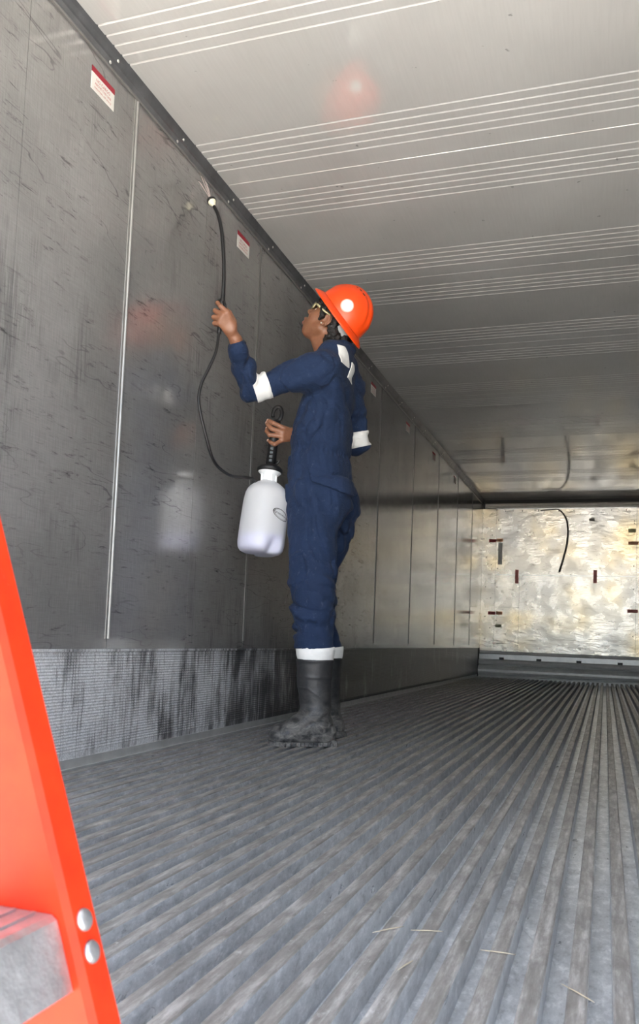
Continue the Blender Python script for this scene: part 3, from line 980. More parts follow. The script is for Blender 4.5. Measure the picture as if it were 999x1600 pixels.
axL = (EL_L - SH_L) / np.linalg.norm(EL_L - SH_L)
fxL = (WR_L - EL_L) / np.linalg.norm(WR_L - EL_L)
def folds(P):
    x, y, z = P.T
    warp = vnoise(P * 7.0 + 3.1) * 0.6
    d = vnoise(P * A((9, 9, 20)) + 1.7) * 0.0036
    # crumpled trouser legs above the boots and behind the knees
    lw = np.clip((0.74 - z) / 0.16, 0, 1) * np.clip((z - 0.40) / 0.05, 0, 1)
    s1 = vnoise(np.stack([x * 7, y * 7, z * 26 + warp * 2.4 + x * 7], 1))
    d += lw * (1 - np.abs(s1) * 2) * 0.0115
    # long folds down the thighs
    tw = np.clip((z - 0.66) / 0.1, 0, 1) * np.clip((1.14 - z) / 0.1, 0, 1)
    s2 = vnoise(np.stack([x * 24 + z * 9, y * 24, z * 3.2 + warp], 1))
    d += tw * (1 - np.abs(s2) * 2) * 0.0085
    # side seam
    # gathered waist
    ww = np.exp(-((z - 1.245 + (x + 1.2) * 0.12) / 0.016) ** 2)
    th = np.arctan2(y - 3.465, x + 1.207)
    d += ww * (0.006 + 0.0024 * np.sin(th * 44 + warp * 2))
    gw = np.exp(-((z - 1.19) / 0.05) ** 2) + np.exp(-((z - 1.31) / 0.05) ** 2)
    d += gw * 0.0010 * np.sin(th * 30 + warp * 3)
    # back and side of the jacket: folds fall from the arm pit
    bw_ = np.clip((z - 1.27) / 0.06, 0, 1) * np.clip((1.66 - z) / 0.1, 0, 1) * (np.linalg.norm(P - SH_R, axis=1) > 0.0)
    s3 = vnoise(np.stack([x * 13 - z * 8, y * 9, z * 6.0 + warp], 1))
    d += bw_ * (1 - np.abs(s3) * 2) * 0.0105
    flat = 1 - np.exp(-(np.linalg.norm((P - A((-1.09, 3.36, 1.02))) * A((1, 1, 0.8)), axis=1) / 0.135) ** 4) - np.exp(-(np.linalg.norm(P - A((-1.08, 3.38, 1.64)), axis=1) / 0.11) ** 4)
    flat = np.clip(flat, 0, 1)
    s5 = vnoise(np.stack([x * 10 - z * 6.5 + warp, y * 9 + z * 2.5, z * 7 + x * 8], 1) + 5.3)
    s6 = vnoise(np.stack([x * 16 + z * 9, y * 13, z * 10 - x * 12 + warp * 2], 1) + 2.2)
    d += (np.clip(1 - np.abs(s5) * 4.5, 0, 1) * 0.0085 + np.clip(1 - np.abs(s6) * 5, 0, 1) * 0.0035) * np.clip((z - 0.40) / 0.03, 0, 1) * flat
    # sleeve rings round the elbow
    for E_, ax in ((EL_L, axL), (EL_R, (EL_R - SH_R) / np.linalg.norm(EL_R - SH_R))):
        q = P - E_
        r = np.linalg.norm(q, axis=1)
        t = q @ ax
        s4 = vnoise(np.stack([t * 34 + warp * 2, q[:, 2] * 9, q[:, 1] * 9], 1))
        d += np.clip(1 - r / 0.20, 0, 1) * (1 - np.abs(s4) * 2) * 0.0120
    q = P - lerp(EL_L, WR_L, 0.86)
    d += np.exp(-((q @ fxL + 0.035) / 0.006) ** 2) * np.exp(-(np.linalg.norm(q, axis=1) / 0.08) ** 4) * 0.0035
    # knee seam, hip seam and side seam as fine grooves
    def groove(v, w=0.0035): return np.exp(-(v / w) ** 2) * 0.0040
    front = np.clip((-1.10 - x) / 0.03, 0, 1) * (y < 3.46)
    d += groove(z - 0.665 - 0.02 * np.sin((x + 1.2) * 20)) * front
    d += groove(x + 1.178 + 0.06 * (z - 0.9)) * ((z < 1.2) & (y < 3.4))
    d += groove(z - 1.318 + 0.1 * (x + 1.25)) * ((x < -1.2) & (y < 3.44))
    d += groove(x + 1.200 + 0.02 * np.sin(z * 30)) * ((z > 1.27) & (z < 1.50) & (y < 3.4))
    return d
K.band(folds, 0.028)
kme = K.mesh('coverall', 1)
del K
coverall = obj('coverall', kme, M_navy, person)
# open cuff rims
def ring_mesh(name, cen, ax, r, rr, sides=28):
    x_, y_, t_ = frame_from_axis(Vector(ax))
    pts = [Vector(cen) + (x_ * math.cos(2*math.pi*k/sides) + y_ * math.sin(2*math.pi*k/sides)) * r for k in range(sides + 1)]
    return tube_mesh(name, pts, rr, 8, False)
obj('cuff_edge', ring_mesh('cuff_edge', lerp(EL_L, WR_L, 0.93), fxL, 0.0335, 0.0052), M_navy_dark, coverall)
# white bands
def band_patch(name, p0, p1, ax, near=None, off=0.0028):
    ax = Vector(ax)
    keep = None
    if near is not None:
        keep = lambda c, n: np.linalg.norm(c - near[0], axis=1) < near[1]
    return obj(name, patch_from(kme, [(Vector(p0), -ax), (Vector(p1), ax)], off, name, keep), M_white, coverall)
def near_axis(a, e, r):
    u_ = (e - a) / np.linalg.norm(e - a)
    return lambda c, n: np.linalg.norm((c - a) - ((c - a) @ u_)[:, None] * u_, axis=1) < r
obj('reflective_band', patch_from(kme, [(Vector(lerp(SH_L, EL_L, 0.735)), Vector(-axL)), (Vector(lerp(SH_L, EL_L, 0.955)), Vector(axL)), (Vector(EL_L - axL * 0.010 + fxL * 0.050), Vector(axL * 0.55 + fxL))], 0.0030, 'reflective_band', near_axis(SH_L, EL_L, 0.084)), M_white, coverall)
axR = (EL_R - SH_R) / np.linalg.norm(EL_R - SH_R)
band_patch('reflective_band', lerp(SH_R, EL_R, 0.80), lerp(SH_R, EL_R, 1.06), axR, (lerp(SH_R, EL_R, 0.95), 0.095))
# shoulder stripes running down the back
for y0_, y1_, z0_, z1_ in ((3.312, 3.372, 1.606, 1.692), (3.412, 3.462, 1.565, 1.640)):
    obj('reflective_stripe', patch_from(kme, [(Vector((0, y0_, 1.65)), Vector((0, -1, 0.35))), (Vector((0, y1_, 1.65)), Vector((0, 1, 0.25))), (Vector((-1.118, 0, 0)), Vector((-1, 0, 0))), (Vector((0, 0, z0_)), Vector((0, 0, -1))), (Vector((0, 0, z1_)), Vector((0, 0, 1)))], 0.0030, 'reflective_stripe', lambda c, n: (c[:, 0] > -1.14) & (c[:, 2] > 1.5)), M_white, coverall)
# back pocket with its flap, chest pocket edge
pk = obj('pocket', patch_from(kme, [(Vector((0, 0, 1.085)), Vector((-0.20, 0, 1))), (Vector((0, 0, 0.925)), Vector((0.1, 0, -1))), (Vector((-1.150, 0, 1.0)), Vector((-1, 0, -0.28))), (Vector((0, 3.455, 0)), Vector((0, 1, 0)))], 0.0085, 'pocket', lambda c, n: (c[:, 2] > 0.88) & (c[:, 2] < 1.16) & (c[:, 1] < 3.47)), M_navy, coverall)
obj('pocket_flap', patch_from(kme, [(Vector((-1.10, 0, 1.125)), Vector((0.34, 0, 1))), (Vector((-1.10, 0, 1.068)), Vector((-0.34, 0, -1))), (Vector((-1.158, 0, 1.0)), Vector((-1, 0, -0.2))), (Vector((0, 3.460, 0)), Vector((0, 1, 0)))], 0.0175, 'pocket_flap', lambda c, n: (c[:, 2] > 0.98) & (c[:, 2] < 1.18) & (c[:, 1] < 3.47)), M_navy, pk)

# white trouser bands showing over the boots
for cx, cy in ((-1.139, 3.300), (-1.206, 3.640)):
    v, f = [], []
    S = 40
    for i, (z, r) in enumerate(((0.335, 0.070), (0.348, 0.0745), (0.362, 0.0785), (0.385, 0.0815), (0.402, 0.0810), (0.402, 0.076))):
        for k in range(S):
            a = 2 * math.pi * k / S
            w = 1 + 0.018 * math.sin(3 * a + i * 0.7) + 0.010 * math.sin(7 * a + i)
            v.append((cx + r * w * math.cos(a), cy + r * w * math.sin(a), z + 0.004 * math.sin(2 * a + 1)))
    for i in range(5):
        for k in range(S):
            k2 = (k + 1) % S
            f.append((i*S+k, i*S+k2, (i+1)*S+k2, (i+1)*S+k))
    obj('trouser_band', mesh_py('trouser_band', v, f, True), M_white, coverall)

# boots ---------------------------------------------------------------
m, nt, b = new_mat('muddy_rubber')
p = coords(nt)
z = N(nt, 'ShaderNodeSeparateXYZ'); nt.links.new(N(nt, 'ShaderNodeNewGeometry').outputs['Position'], z.inputs[0])
hgt = ramp(nt, z.outputs['Z'], [(0.0, 0.75), (0.09, 0.55), (0.17, 0.14), (0.30, 0.05)])
md = math_n(nt, 'MULTIPLY', ramp(nt, noise(nt, coords(nt, (1, 1, 1.6)), 22, 6, 0.72, 0.6), [(0.40, 0.0), (0.66, 1.0)]), hgt)
nt.links.new(mixc(nt, md, (0.020, 0.021, 0.023), (0.31, 0.295, 0.27)), b.inputs['Base Color'])
nt.links.new(ramp(nt, md, [(0.0, 0.40), (0.5, 0.85)]), b.inputs['Roughness'])
nt.links.new(bump(nt, noise(nt, p, 60, 4, 0.6), 0.25, 0.003), b.inputs['Normal'])
M_boot = m
def make_boot(shaft_c, heel, toe, top, mirror):
    F = Field((-1.42, min(heel[1], toe[1]) - 0.14, -0.01), (-0.98, max(heel[1], toe[1]) + 0.14, 0.37), 0.0048)
    h = A((*heel, 0.0)); t = A((*toe, 0.0))
    fd = (t - h) / np.linalg.norm(t - h)
    sd_ = A((-fd[1], fd[0], 0))
    an = h + fd * 0.080
    F.loft([(an[0], an[1], 0.045, 0.060, 0.052), (an[0] + fd[0] * 0.004, an[1], 0.105, 0.062, 0.058), (lerp(an[0], shaft_c[0], 0.5), lerp(an[1], shaft_c[1], 0.5), 0.17, 0.066, 0.062), (shaft_c[0], shaft_c[1], 0.26, 0.073, 0.070), (shaft_c[0], shaft_c[1], top, 0.078, 0.075)], 0.03)
    F.cone(h + fd * 0.045 + (0, 0, 0.058), h + fd * 0.16 + (0, 0, 0.060), 0.044, 0.046, 0.04)
    F.cone(h + fd * 0.16 + (0, 0, 0.062), h + fd * 0.235 + sd_ * 0.004 + (0, 0, 0.046), 0.046, 0.040, 0.03)
    F.cone(h + fd * 0.20 - sd_ * 0.014 + (0, 0, 0.044), h + fd * 0.20 + sd_ * 0.014 + (0, 0, 0.044), 0.038, 0.038, 0.02)
    F.cone(h + fd * 0.040 + (0, 0, 0.038), h + fd * 0.22 + (0, 0, 0.036), 0.040, 0.042, 0.02)
    for w_ in (-0.012, 0.012): F.cone(h + fd * 0.05 + sd_ * w_ * 0.6 + (0, 0, 0.030), h + fd * 0.228 + sd_ * w_ + (0, 0, 0.032), 0.034, 0.036, 0.02)
    F.cone(h + fd * 0.09 + (0, 0, 0.115), h + fd * 0.165 + (0, 0, 0.075), 0.050, 0.040, 0.04)
    def fn(P):
        x, y, zz = P.T
        d = vnoise(P * 40) * 0.0012
        q = (P - h) @ fd
        ank = np.exp(-((zz - 0.115 - 0.10 * (q - 0.09)) / 0.05) ** 2)
        w = vnoise(np.stack([q * 16, y * 10, zz * 34 + q * 20], 1))
        d += ank * (1 - np.abs(w) * 2) * 0.005
        def rdg(v, s=0.003): return -np.exp(-(v / s) ** 2) * 0.0028
        d += rdg(zz - (top - 0.005), 0.006) + rdg(zz - (top - 0.072))
        d += rdg(zz - (0.235 - 0.55 * np.clip(0.135 - q, 0, 0.11) * 1.2), 0.0028) * (zz > 0.14)
        return d
    F.band(fn, 0.015)
    # clip under the sole line
    zz = F.lo[2] + F.h * np.arange(F.n[2])
    F.D = np.maximum(F.D, (0.018 - zz)[None, None, :].astype(np.float32))
    me = F.mesh('boot', 1)
    bo = obj('boot', me, M_boot, person)
    # lugged sole
    v, f = [], []
    prof = [(-0.006, 0.026), (0.0, 0.034), (0.03, 0.040), (0.09, 0.036), (0.13, 0.037), (0.19, 0.047), (0.235, 0.047), (0.262, 0.036), (0.277, 0.018)]
    pts = [h + fd * q + sd_ * w for q, w in prof] + [h + fd * q - sd_ * w for q, w in reversed(prof)]
    n_ = len(pts)
    for z_ in (0.0, 0.024):
        for k, p_ in enumerate(pts):
            zz_ = z_
            v.append((p_[0], p_[1], zz_))
    f = [(i, (i + 1) % n_, n_ + (i + 1) % n_, n_ + i) for i in range(n_)] + [tuple(range(n_ - 1, -1, -1)), tuple(range(n_, 2 * n_))]
    me = mesh_py('sole', v, f)
    bm = bmesh.new(); bm.from_mesh(me); bmesh.ops.recalc_face_normals(bm, faces=bm.faces)
    # cleats round the rim
    for i in range(n_):
        a_, b_ = Vector(pts[i]), Vector(pts[(i + 1) % n_])
        m_ = int(max(1, round((b_ - a_).length / 0.022)))
        for k in range(m_):
            c_ = a_.lerp(b_, (k + 0.5) / m_)
            cc_ = Vector(h + fd * 0.13); c_ = c_ + (cc_ - c_).normalized() * 0.0048; box(bm, c_.x - 0.0065, c_.x + 0.0065, c_.y - 0.0065, c_.y + 0.0065, 0.0, 0.014)
    bm.to_mesh(me); bm.free()
    obj('sole', me, M_boot, bo)
    return bo
make_boot((-1.139, 3.300), (-1.052, 3.338), (-1.300, 3.186), 0.352, 1)
make_boot((-1.206, 3.640), (-1.112, 3.640), (-1.390, 3.690), 0.352, -1)

# hair ------------------------------------------------------------------
Q = Field((-1.34, 3.34, 1.66), (-1.00, 3.59, 2.02), 0.0036)
def blob(f, s, u, r, k=0.015): Q.cone(hd(f, s, u), hd(f, s, u), r, r, k)
Q.ell(hd(-0.010, 0, 0.055), (0.105, 0.084, 0.088), HR, 0.02)
for s_ in np.linspace(-0.066, 0.066, 9):
    ff = 0.098 - 6.5 * s_ * s_
    blob(ff - 0.004, s_, 0.062 + 0.008 * math.sin(s_ * 160), 0.017, 0.01)
for s_ in (1, -1):
    for f, s, u, r in ((0.064, 0.066, 0.046, 0.020), (0.048, 0.072, 0.034, 0.019), (0.036, 0.078, 0.022, 0.015), (0.026, 0.081, 0.010, 0.012), (0.022, 0.083, -0.004, 0.010), (0.024, 0.083, -0.018, 0.008), (0.005, 0.082, 0.040, 0.018), (-0.020, 0.080, 0.038, 0.020),
                       (-0.040, 0.070, 0.010, 0.024), (-0.048, 0.064, -0.012, 0.025), (-0.062, 0.045, -0.030, 0.033), (-0.066, 0.040, -0.055, 0.030), (-0.072, 0.034, -0.082, 0.027), (-0.074, 0.022, -0.106, 0.022)):
        blob(f, s * s_, u, r, 0.010)
for f, u, r in ((-0.080, -0.020, 0.044), (-0.084, -0.060, 0.036), (-0.086, -0.095, 0.028), (-0.082, -0.122, 0.018)):
    blob(f, 0, u, r)
Q.band(lambda P: vnoise(P * 95) * 0.0060 + vnoise(P * 190 + 9) * 0.0025 + vnoise(P * 50 + 4) * 0.0050, 0.018)
# keep the hair clear of the dome: cut above the helmet brim plane
HcN = A((0.811, 0, 0.586)); HcC = A((-1.136, 3.465, 1.872))
sl = tuple(slice(0, q) for q in Q.n)
X_, Y_, Z_ = Q.grid(sl)
Q.D = np.maximum(Q.D, ((X_ - HcC[0]) * HcN[0] + (Z_ - HcC[2]) * HcN[2] - 0.035).astype(np.float32))
# and off the face
Lf = (X_ - HE[0]) * Hf[0] + (Z_ - HE[2]) * Hf[2]; Lu = (X_ - HE[0]) * Hu[0] + (Z_ - HE[2]) * Hu[2]
obj('hair', Q.mesh('hair', 0), M_hair, person)
del Q

# hard hat -----------------------------------------------------------------
hc = Vector((-1.136, 3.465, 1.872)); hn = Vector((0.811, 0, 0.586)).normalized(); hf_ = Vector((-0.586, 0, 0.811)).normalized(); hl = Vector((0, -1, 0))
LF, LW, HH = 0.130, 0.110, 0.146
def dome(a, e, off=0.0):
    """a: angle round (0 = front), e: 0 at the rim .. pi/2 at the crown"""
    x_, y_, z_ = LF * math.cos(a) * math.cos(e), LW * math.sin(a) * math.cos(e), HH * math.sin(e) ** 0.92
    # three raised ridges from front to back
    w = abs(y_)
    ridge = 0.0065 * math.exp(-(w / 0.020) ** 4) + 0.0035 * math.exp(-((w - 0.040) / 0.008) ** 2) 
    ridge *= min(1.0, max(0.0, (z_ - 0.035) / 0.03))
    k_ = 1 + (ridge + off) / 0.125
    return hc + hf_ * (x_ * k_) + hl * (y_ * k_) + hn * (z_ * k_ - 0.004)
SG, RG = 72, 22
v, f = [], []
for i in range(RG):
    e = (math.pi / 2) * i / RG
    for k in range(SG): v.append(dome(2 * math.pi * k / SG, e))
v.append(dome(0, math.pi / 2))
for i in range(RG - 1):
    for k in range(SG):
        k2 = (k + 1) % SG
        f.append((i*SG+k, i*SG+k2, (i+1)*SG+k2, (i+1)*SG+k))
for k in range(SG): f.append(((RG-1)*SG+k, (RG-1)*SG+(k+1) % SG, RG*SG))
hat = obj('hard_hat', mesh_py('hard_hat', v, f, True), M_helmet, person)
def brim_pt(a, d, z):
    return hc + hf_ * ((LF + d * (0.92 + 0.08 * math.cos(a))) * math.cos(a)) + hl * ((LW + d * 0.82) * math.sin(a)) + hn * z
prof = [(-0.006, 0.004), (0.0, 0.006), (0.008, 0.001), (0.022, -0.005), (0.036, -0.013), (0.0405, -0.018), (0.040, -0.022), (0.036, -0.021), (0.020, -0.012), (0.004, -0.006), (-0.006, -0.004)]
v, f = [], []
for d, z_ in prof:
    for k in range(SG): v.append(brim_pt(2 * math.pi * k / SG, d, z_))
for i in range(len(prof)):
    j = (i + 1) % len(prof)
    for k in range(SG):
        k2 = (k + 1) % SG
        f.append((i*SG+k2, i*SG+k, j*SG+k, j*SG+k2))
obj('brim', mesh_py('brim', v, f, True), M_helmet, hat)
# round white sticker on the left side, pale ring print
def sticker(name, a0, e0, r, m, off):
    cv = [dome(a0, e0, off)]; ff = []
    n_ = 28
    for ring in (0.5, 1.0):
        for k in range(n_):
            t = 2 * math.pi * k / n_
            cv.append(dome(a0 + r * ring * math.cos(t) / LF / math.cos(e0), e0 + r * ring * math.sin(t) / HH * 1.0, off))
    for k in range(n_):
        k2 = (k + 1) % n_
        ff += [(0, 1 + k, 1 + k2), (1 + k, 1 + n_ + k, 1 + n_ + k2, 1 + k2)]
    return obj(name, mesh_py(name, cv, ff, True), m, hat)
M_stk = plain('sticker_white', (0.86, 0.84, 0.82), 0.4)
M_stk2 = plain('sticker_print', (0.80, 0.45, 0.36), 0.5)
sticker('round_sticker', math.radians(104), math.radians(20), 0.030, M_stk2, 0.0012)
sticker('round_sticker', math.radians(104), math.radians(20), 0.0255, M_stk, 0.0020)
# vent slots beside the ridge
for a0, e0 in ((50, 62), (72, 66), (100, 66)):
    a_, e_ = math.radians(a0), math.radians(e0)
    cv = []
    for da, de in ((-0.12, -0.022), (0.12, -0.022), (0.12, 0.026), (-0.12, 0.026)):
        cv.append(dome(a_ + da, e_ + de, 0.0012))
    obj('vent_slot', mesh_py('vent_slot', cv, [(0, 1, 2, 3)]), M_dark, hat)
# suspension strap and ratchet at the nape
v, f = [], []
for i in range(13):
    a = math.pi * (0.70 + 0.60 * i / 12)
    for dz in (-0.018, -0.050):
        for rr in (0.100, 0.104):
            v.append(hc + hf_ * ((rr + 0.006) * math.cos(a)) + hl * (rr * 0.86 * math.sin(a)) + hn * dz)
for i in range(12):
    q = i * 4
    f += [(q, q+4, q+6, q+2), (q+1, q+3, q+7, q+5), (q, q+1, q+5, q+4), (q+2, q+6, q+7, q+3)]
obj('nape_strap', mesh_py('nape_strap', v, f, True), M_grey_plastic, hat)
obj('ratchet_knob', lathe_mesh('ratchet_knob', [(0.016, 0), (0.017, 0.004), (0.015, 0.012), (0.004, 0.013)], hc - hf_ * 0.108 - hn * 0.034, -hf_, 16), M_black, hat)

# safety glasses ----------------------------------------------------------
gl = empty('safety_glasses', tuple(hd(0.10, 0, 0.012)), person)
m, nt, b = new_mat('glare_lens')  # clear lens; its yellowish glare is put into the base colour
b.inputs['Base Color'].default_value = (0.80, 0.74, 0.45, 1); b.inputs['Roughness'].default_value = 0.06
b.inputs['Transmission Weight'].default_value = 0.65; b.inputs['Metallic'].default_value = 0.35
M_lens = m
M_temple = plain('pale_yellow_temple', (0.78, 0.72, 0.42), 0.22, 0.35)
v, f = [], []
NL = 25
for i in range(NL):
    t = -1 + 2 * i / (NL - 1)
    s = 0.071 * math.sin(t * 1.35) / math.sin(1.35)
    ff = 0.118 - 0.045 * (1 - math.cos(t * 1.25)) - 0.014 * math.exp(-(t / 0.16) ** 2) * 0
    for u in (-0.014, 0.0, 0.014, 0.022):
        uu = u + (0.010 * math.exp(-(t / 0.16) ** 2) if u < -0.01 else 0) + 0.012
        v.append(hd(ff - 0.35 * abs(u) * 0.2, s, uu))
for i in range(NL - 1):
    for k in range(3):
        q = i * 4 + k
        f.append((q, q + 4, q + 5, q + 1))
me = mesh_py('lens', v, f, True)
lo = obj('lens', me, M_lens, gl)
so = lo.modifiers.new('thick', 'SOLIDIFY'); so.thickness = 0.002; so.offset = 0
for s_ in (1, -1):
    obj('temple_arm', tube_mesh('temple_arm', [hd(0.088, 0.068 * s_, 0.026), hd(0.070, 0.0765 * s_, 0.025), hd(0.045, 0.086 * s_, 0.022), hd(0.020, 0.093 * s_, 0.020), hd(-0.010, 0.090 * s_, 0.022)], [0.006, 0.0062, 0.005, 0.0042, 0.003], 8), M_temple, gl)
    obj('hinge_piece', tube_mesh('hinge_piece', [hd(0.098, 0.060 * s_, 0.030), hd(0.088, 0.068 * s_, 0.029), hd(0.078, 0.0735 * s_, 0.028)], [0.0045, 0.006, 0.005], 8), M_black, gl)
# ear stud
me = bpy.data.meshes.new('ear_stud')
bm = bmesh.new(); bmesh.ops.create_icosphere(bm, subdivisions=2, radius=0.0042); bmesh.ops.translate(bm, verts=bm.verts, vec=hd(-0.002, 0.094, -0.028))
bm.to_mesh(me); bm.free()
obj('ear_stud', me, M_rivet, person, True)

# ------------------------------------------------------------------ pump sprayer
spb = Vector((-1.412, 3.305, 0.790)); spt = Vector((-1.390, 3.372, 1.377))
spa = (spt - spb).normalized()
def ax_pt(z): return spb + spa * ((z - spb.z) / spa.z)
spray = empty('pump_sprayer', tuple(spb))
tag(spray, 'white plastic pump sprayer with black handle and hose held by the person', 'sprayer')
m, nt, b = new_mat('milky_plastic')
out = nt.nodes['Material Output']
b.inputs['Base Color'].default_value = (0.96, 0.97, 0.98, 1); b.inputs['Roughness'].default_value = 0.32
tr = N(nt, 'ShaderNodeBsdfTranslucent'); tr.inputs['Color'].default_value = (0.97, 0.98, 1.0, 1)
tp = N(nt, 'ShaderNodeBsdfTransparent'); tp.inputs['Color'].default_value = (0.97, 0.98, 1.0, 1)
m1 = N(nt, 'ShaderNodeMixShader'); m1.inputs[0].default_value = 0.30
m2 = N(nt, 'ShaderNodeMixShader'); m2.inputs[0].default_value = 0.24
nt.links.new(b.outputs[0], m1.inputs[1]); nt.links.new(tr.outputs[0], m1.inputs[2])
nt.links.new(m1.outputs[0], m2.inputs[1]); nt.links.new(tp.outputs[0], m2.inputs[2])
nt.links.new(m2.outputs[0], out.inputs['Surface'])
M_tank = m
M_liq = plain('pale_violet_liquid', (0.55, 0.55, 0.86), 0.3)
M_neck = plain('white_plastic', (0.86, 0.88, 0.89), 0.35)
M_print = plain('black_print', (0.02, 0.02, 0.02), 0.6)

x_, y_, t_ = frame_from_axis(spa)
# tank: rounded-square column, sloped shoulders, two foot pockets pressed into the base
TP = [(0.030, 0.004), (0.066, 0.0), (0.083, 0.006), (0.0945, 0.020), (0.0985, 0.045), (0.0985, 0.090), (0.0975, 0.150), (0.0960, 0.200), (0.0950, 0.245), (0.0925, 0.266), (0.0850, 0.283), (0.0700, 0.300), (0.0520, 0.313), (0.0380, 0.320), (0.0330, 0.324)]
def tank_r(a, h, shrink=0.0):
    rs = [q[0] for q in TP]; hs = [q[1] for q in TP]
    r = float(np.interp(h, hs[1:], rs[1:])) - shrink
    ca, sa = abs(math.cos(a + 0.5)), abs(math.sin(a + 0.5))
    sq = 1.0 / (ca ** 3.2 + sa ** 3.2) ** (1 / 3.2)
    mixw = 0.42 * min(1, max(0, (0.27 - h) / 0.05))
    r *= 1 + (sq - 1) * mixw - 0.055 * mixw
    return r
def foot_dip(a, h):
    # slanting foot pockets at the base
    d = 0
    for a0 in (PK1, PK2):
        da = abs((a - a0 + math.pi) % (2 * math.pi) - math.pi)
        d = max(d, max(0, 1 - da / 0.42) * max(0, 1 - h / 0.075))
    return d
# angle of the side that faces the doorway
fd_ = Vector((0.42, -0.90, 0)).normalized()
face_a = math.atan2(fd_.dot(y_), fd_.dot(x_))
PK1, PK2 = face_a - 0.55 if False else face_a + 0.62, face_a + 0.62 + math.pi
def tank_mesh(name, h0, h1, shrink, step=0.008):
    SGS = 64
    hs = list(np.arange(h0, h1, step)) + [h1]
    v, f = [], []
    for h in hs:
        for k in range(SGS):
            a = 2 * math.pi * k / SGS
            r = tank_r(a, max(h, 0.0), shrink) * (1 - 0.42 * foot_dip(a, h) ** 0.8)
            v.append(spb + spa * h + (x_ * math.cos(a) + y_ * math.sin(a)) * r)
    n_ = len(hs)
    for i in range(n_ - 1):
        for k in range(SGS):
            k2 = (k + 1) % SGS
            f.append((i*SGS+k, i*SGS+k2, (i+1)*SGS+k2, (i+1)*SGS+k))
    v.append(spb + spa * (h0 + 0.006)); v.append(spb + spa * h1)
    for k in range(SGS):
        k2 = (k + 1) % SGS
        f.append((n_ * SGS, k2, k))
        f.append((n_ * SGS + 1, (n_-1)*SGS + k, (n_-1)*SGS + k2))
    return mesh_py(name, v, f, True)
tank = obj('tank', tank_mesh('tank', 0.0, 0.322, 0.0), M_tank, spray)
liq = tank_mesh('liquid', 0.004, 0.085, 0.004)
for v in liq.vertices:
    # level surface although the tank hangs askew
    if (v.co - spb).dot(spa) > 0.078: v.co.z = spb.z + 0.083
obj('liquid', liq, M_liq, tank)
obj('neck', lathe_mesh('neck', [(0.033, 0.310), (0.032, 0.330), (0.032, 0.345), (0.036, 0.350), (0.050, 0.364), (0.053, 0.368), (0.050, 0.371)], spb, spa, 40), M_neck, spray)
bm = bmesh.new()
for k in range(8):
    a = 2 * math.pi * k / 8
    o_ = spb + spa * 0.336 + (x_ * math.cos(a) + y_ * math.sin(a)) * 0.033
    box(bm, o_.x - 0.004, o_.x + 0.004, o_.y - 0.004, o_.y + 0.004, o_.z - 0.016, o_.z + 0.016)
obj('neck_lugs', bm, M_neck, spray)
cap = obj('cap_ring', lathe_mesh('cap_ring', [(0.050, 0.364), (0.057, 0.366), (0.058, 0.378), (0.052, 0.386), (0.036, 0.390), (0.024, 0.398), (0.020, 0.398)], spb, spa, 40), M_black, spray)
cs_ = spb + spa * 0.385
obj('locking_tab', tube_mesh('locking_tab', [cs_ + Vector((0.030, -0.026, 0.004)), cs_ + Vector((0.046, -0.030, 0.012)), cs_ + Vector((0.058, -0.032, 0.026))], [0.006, 0.005, 0.003], 8), M_black, cap)
H0 = 0.395
HT_ = (spt - spb).length
grip = obj('pump_handle', lathe_mesh('pump_handle', [(0.0215, H0), (0.0215, HT_ - 0.02), (0.0240, HT_ - 0.015), (0.0245, HT_ + 0.004), (0.020, HT_ + 0.010), (0.004, HT_ + 0.011)], spb, spa, 28), M_black, spray)
M_gl = plain('grey_rubber', (0.10, 0.115, 0.12), 0.4)
for k in range(5):
    c_ = spb + spa * (H0 + 0.020 + 0.018 * k) + (Vector((0.25, -0.97, 0))).normalized() * 0.0205
    bm = bmesh.new()
    box(bm, c_.x - 0.007, c_.x + 0.007, c_.y - 0.003, c_.y + 0.003, c_.z - 0.0055, c_.z + 0.0055)
    bmesh.ops.bevel(bm, geom=list(bm.edges), offset=0.0015, segments=1, affect='EDGES')
    obj('grip_ridge', bm, M_gl, grip)
# hook-shaped top of the handle (open at its wall side)
hk0 = spb + spa * (HT_ + 0.006)
hx = Vector((0.93, 0.37, 0)).normalized()
pts = []
for k in range(19):
    a = math.radians(-78 + 285 * k / 18)
    pts.append(hk0 + hx * (0.002 + 0.0195 * math.cos(a)) + spa * (0.036 + 0.033 * math.sin(a)))
rad = [0.0102 if 1 < i < 15 else 0.0085 for i in range(19)]
obj('handle_hook', tube_mesh('handle_hook', pts, rad, 12), M_black, grip)
# printed oval on the tank
def on_tank(a, h, off=0.0012):
    r = tank_r(a, h) * (1 - 0.42 * foot_dip(a, h) ** 0.8) + off
    return spb + spa * h + (x_ * math.cos(a) + y_ * math.sin(a)) * r
da_s = 1 if (x_ * math.cos(face_a + 0.1) + y_ * math.sin(face_a + 0.1)).x > (x_ * math.cos(face_a) + y_ * math.sin(face_a)).x else -1
lc = face_a + da_s * 0.80
def oval(name, r0, r1, ch, tilt=-0.20):
    v, f = [], []
    n_ = 40
    for rr in (r0, r1):
        for k in range(n_):
            t = 2 * math.pi * k / n_
            q = rr * math.cos(t); w = rr * math.sin(t) * 0.50
            v.append(on_tank(lc + da_s * q / 0.095, ch + w + q * tilt))
    for k in range(n_):
        k2 = (k + 1) % n_
        f.append((k, k2, n_ + k2, n_ + k))
    return obj(name, mesh_py(name, v, f, True), M_print, tank)
oval('printed_oval', 0.041, 0.045, 0.168)
oval('printed_oval', 0.0355, 0.0375, 0.169)
